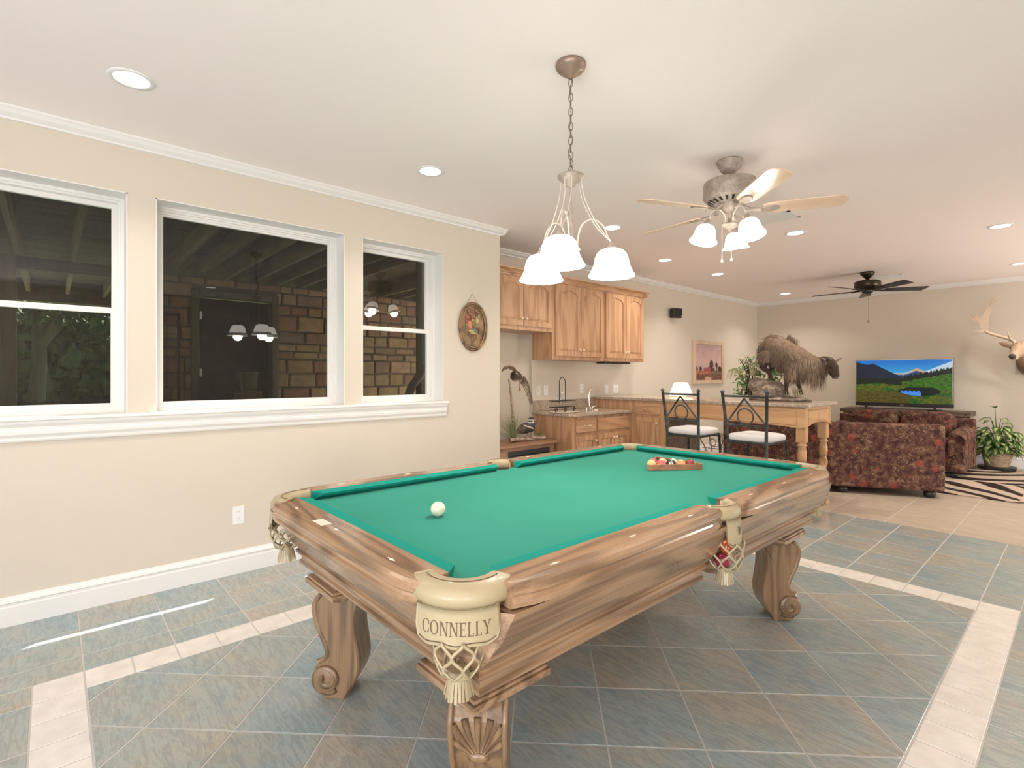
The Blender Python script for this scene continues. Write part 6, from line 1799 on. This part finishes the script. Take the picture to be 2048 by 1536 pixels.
organic('flying_duck_body', g, duckpaint(0), MAT['feathers'], dm, .0045, 3)
def wing(name, path, chord, parent, cfn):
    g = G(); cols = []; n = len(path)
    for q in range(n*3):
        t = q/(n*3-1); i = min(n-2, int(t*(n-1))); f = t*(n-1)-i; p = Vector(path[i]).lerp(Vector(path[i+1]), f)
        d = (Vector(path[i+1])-Vector(path[i])).normalized(); back = Vector((-.2, .0, -1)); back = (back-d*back.dot(d)).normalized()
        ch = chord*(1-.35*t)*(1 if t < .97 else .7); wd = .012
        dirn = (back+d*(.3+1.3*t*t)).normalized()
        e = p+dirn*ch
        nrm = d.cross(back).normalized()*.0012
        vs = [p-d*wd, p+d*wd, e+d*wd*.7, e-d*wd*.7]
        g.add([v-nrm for v in vs]+[v+nrm for v in vs], [(0,1,2,3), (7,6,5,4), (0,4,5,1), (1,5,6,2), (2,6,7,3), (3,7,4,0)])
        c = cfn(t); cols += [(*c, 1)]*8
    g.tube(path, [.012]+[.009]*(n-2)+[.004], 8); cols += [(*cfn(.2), 1)]*(len(g.v)-len(cols))
    return g.build(name, MAT['feathers'], parent, cols=cols)
wing('wing', [(DX, 3.715, 1.345), (DX+.02, 3.69, 1.385), (DX+.04, 3.64, 1.415), (DX+.05, 3.57, 1.428), (DX+.05, 3.50, 1.415), (DX+.05, 3.475, 1.395)], .045, dm, lambda t: (.20-.1*t, .13-.06*t, .08-.03*t))
wing('wing', [(DX, 3.78, 1.32), (DX+.02, 3.815, 1.315), (DX+.03, 3.85, 1.26), (DX+.03, 3.885, 1.18), (DX+.03, 3.91, 1.10), (DX+.03, 3.925, 1.05)], .085, dm, lambda t: (.22-.12*abs(t-.5), .155-.09*abs(t-.5), .10))
g = G(); g.tube([(DX, 3.76, 1.27), (DX+.02, 3.745, 1.21)], [.008, .006], 8); g.tube([(DX+.02, 3.745, 1.21), (DX+.03, 3.735, 1.165)], [(.006, .004), (.022, .004)], 8); g.build('webbed_foot', MAT['leather_tan'], dm)
g = G()
g.tube(catmull([(DX, 3.70, .715), (DX, 3.76, .735), (DX, 3.83, .755), (DX, 3.90, .760), (DX, 3.955, .775), (DX, 3.965, .80)], 4), [.006, .012, .020, .028, .036, .044, .050, .055, .058, .060, .060, .060, .060, .058, .054, .050, .046, .040, .036, .030, .026], 16)
g.tube([(DX, 3.955, .77), (DX, 3.945, .81), (DX+.005, 3.925, .84)], [.040, .026, .030], 12); g.ball((DX+.005, 3.928, .848), (.030, .038, .028)); g.tube([(DX+.005, 3.90, .858), (DX, 3.885, .83)], [.014, .006], 8)
organic('standing_duck_body', g, duckpaint(1), MAT['feathers'], dm, .0045, 3)
g = G(); g.tube([(DX+.005, 3.955, .845), (DX+.008, 3.985, .838), (DX+.008, 3.998, .834)], [(.012, .012), (.006, .011), (.004, .008)], 8); g.build('bill', MAT['leather_tan'], dm)
for q in (0, 1): G().tube([(DX+.02*q, 3.885+.03*q, .705), (DX+.02*q, 3.89+.03*q, .665)], [.006, .005], 6).build('leg', MAT['leather_tan'], dm)
G().ball((DX+.033, 3.935, .852), .005, 8, 6).build('eye', MAT['glassy_eye'], dm)
mat('marsh_grass', (.20, .22, .10), .8)
g = G(); rnd = random.Random(9)
for q in range(120):
    if q < 85:
        b = Vector((DX+rnd.uniform(-.03, .02), 3.685+rnd.uniform(-.02, .03), .65)); a = rnd.gauss(-.15, .45); L = rnd.uniform(.20, .34)
    else:
        b = Vector((DX+rnd.uniform(-.02, .03), 4.035+rnd.uniform(-.02, .02), .635)); a = rnd.gauss(0, .7); L = rnd.uniform(.06, .13)
    d = Vector((rnd.uniform(-.3, .3), math.sin(a), math.cos(a))).normalized(); s_ = d.cross(Vector((1, 0, 0))).normalized()*.0022
    e = b+d*L+Vector((0, math.sin(a)*.03, -.02*abs(a))); mid_ = b+d*L*.55
    g.add([b-s_, b+s_, mid_+s_, mid_-s_, e], [(0, 1, 2, 3), (3, 2, 4)])
tag(g.build('grass_tuft', MAT['marsh_grass'], dm), kind='stuff')

# variegated plant in a basket
pp = thing('potted_plant', 'variegated leafy plant in a woven basket on a dark tray by the far wall', 'plant', (2.95, 10.02, 0))
ax_, ay_ = 2.95, 10.03
G().prism([(ax_+.21*math.cos(PI/4*i+.39), ay_+.21*math.sin(PI/4*i+.39)) for i in range(8)], .001, .045, taper=1.06).build('tray', MAT['black_plastic'], pp, bevel=.006)
mat('wicker', (.50, .36, .24), .8); m = MAT['wicker']; v = coords(m, (1, 1, 60)); n1 = ntex(m, coords(m, (8, 8, 60)), 2, 3); lk(m, ramp(m, n1, [(.35, (.30, .20, .12)), (.65, (.60, .45, .31))]), bs(m).inputs['Base Color']); setbump(m, n1, .8, .006)
g = G()
for i in range(13):
    z = .055+i*.0145; R = .125+.035*(i/12)
    g.tube([(ax_+(R+.003*math.sin(k*9+i*PI))*math.cos(2*PI*k/36), ay_+(R+.003*math.sin(k*9+i*PI))*math.sin(2*PI*k/36), z) for k in range(36)], .0085, 6, closed=True)
g.lathe([(.0, .047), (.118, .047), (.150, .235), (.0, .21)], (ax_, ay_, 0), 30, cap=False); g.build('basket', MAT['wicker'], pp)
m = vcol('variegated_leaf', .4)
def bigleaf(base, d, L, W_, curl, name, k):
    d = d.normalized(); s_ = d.cross(Vector((0, 0, 1))).normalized(); up = s_.cross(d).normalized(); n, mm = 9, 6; g = G(); cols = []
    for i in range(n+1):
        t = i/n; w_ = W_*(math.sin(PI*(.04+.96*t)**.8)+.02)
        c_ = base+d*L*t+up*(-curl*L*t*t)+Vector((0, 0, -curl*.5*L*t*t))
        for j in range(mm+1):
            q = -1+2*j/mm; g.v.append(tuple(c_+s_*w_*q+up*(abs(q)*w_*.30)))
            vv = .5+.5*noise.noise(Vector((t*5+k, q*4, k*3.1)))
            pale = (1-abs(q))*.9*math.sin(PI*t)+vv*.55 > .72
            cols.append((.46, .50, .22, 1) if pale else (.035+.03*vv, .105+.06*vv, .02, 1))
    for i in range(n):
        for j in range(mm): a = i*(mm+1)+j; g.f.append([a, a+1, a+mm+2, a+mm+1]); g.m.append(0); g.s.append(True)
    return g.build(name, MAT['variegated_leaf'], pp, cols=cols)
rnd = random.Random(21); gs = G()
for q in range(92):
    a = rnd.uniform(0, 2*PI); t = q/92
    if q % 3: a = rnd.uniform(PI*1.0, PI*2.0)
    zz = .26+.36*rnd.random()**1.2; rr = .05+.17*math.sin(min(1, (zz-.2)/.45)*PI*.75+.35)*rnd.uniform(.6, 1.1)
    b = Vector((ax_+rr*math.cos(a), ay_+rr*math.sin(a)*.75, zz)); dn = Vector((math.cos(a), math.sin(a), rnd.uniform(-.9, .15)))
    bigleaf(b, dn, rnd.uniform(.11, .16), rnd.uniform(.036, .052), rnd.uniform(.1, .4), 'leaf', q)
    gs.tube([(ax_, ay_, .20), ((ax_+b.x)/2, (ay_+b.y)/2, .22+(zz-.2)*.7), tuple(b)], [.006, .005, .003], 5)
for (dx, z, L) in ((-.05, .93, .11), (-.16, .78, .15), (-.12, .74, .13), (.10, .78, .14), (.16, .72, .14)):
    b = Vector((ax_+dx*.4, ay_-.02, z-.06)); gs.tube([(ax_, ay_, .2), (ax_+dx*.1, ay_, .5), tuple(b)], [.007, .006, .003], 5)
    bigleaf(b, Vector((dx*3, -.4, .35 if z > .9 else .1)), L, .042, .35, 'leaf', z*40)
b = Vector((ax_-.14, ay_-.1, .20)); bigleaf(b, Vector((.5, -.4, -.55)), .16, .034, .1, 'leaf', 77)
gs.build('stems', MAT['leaf_green'], pp)
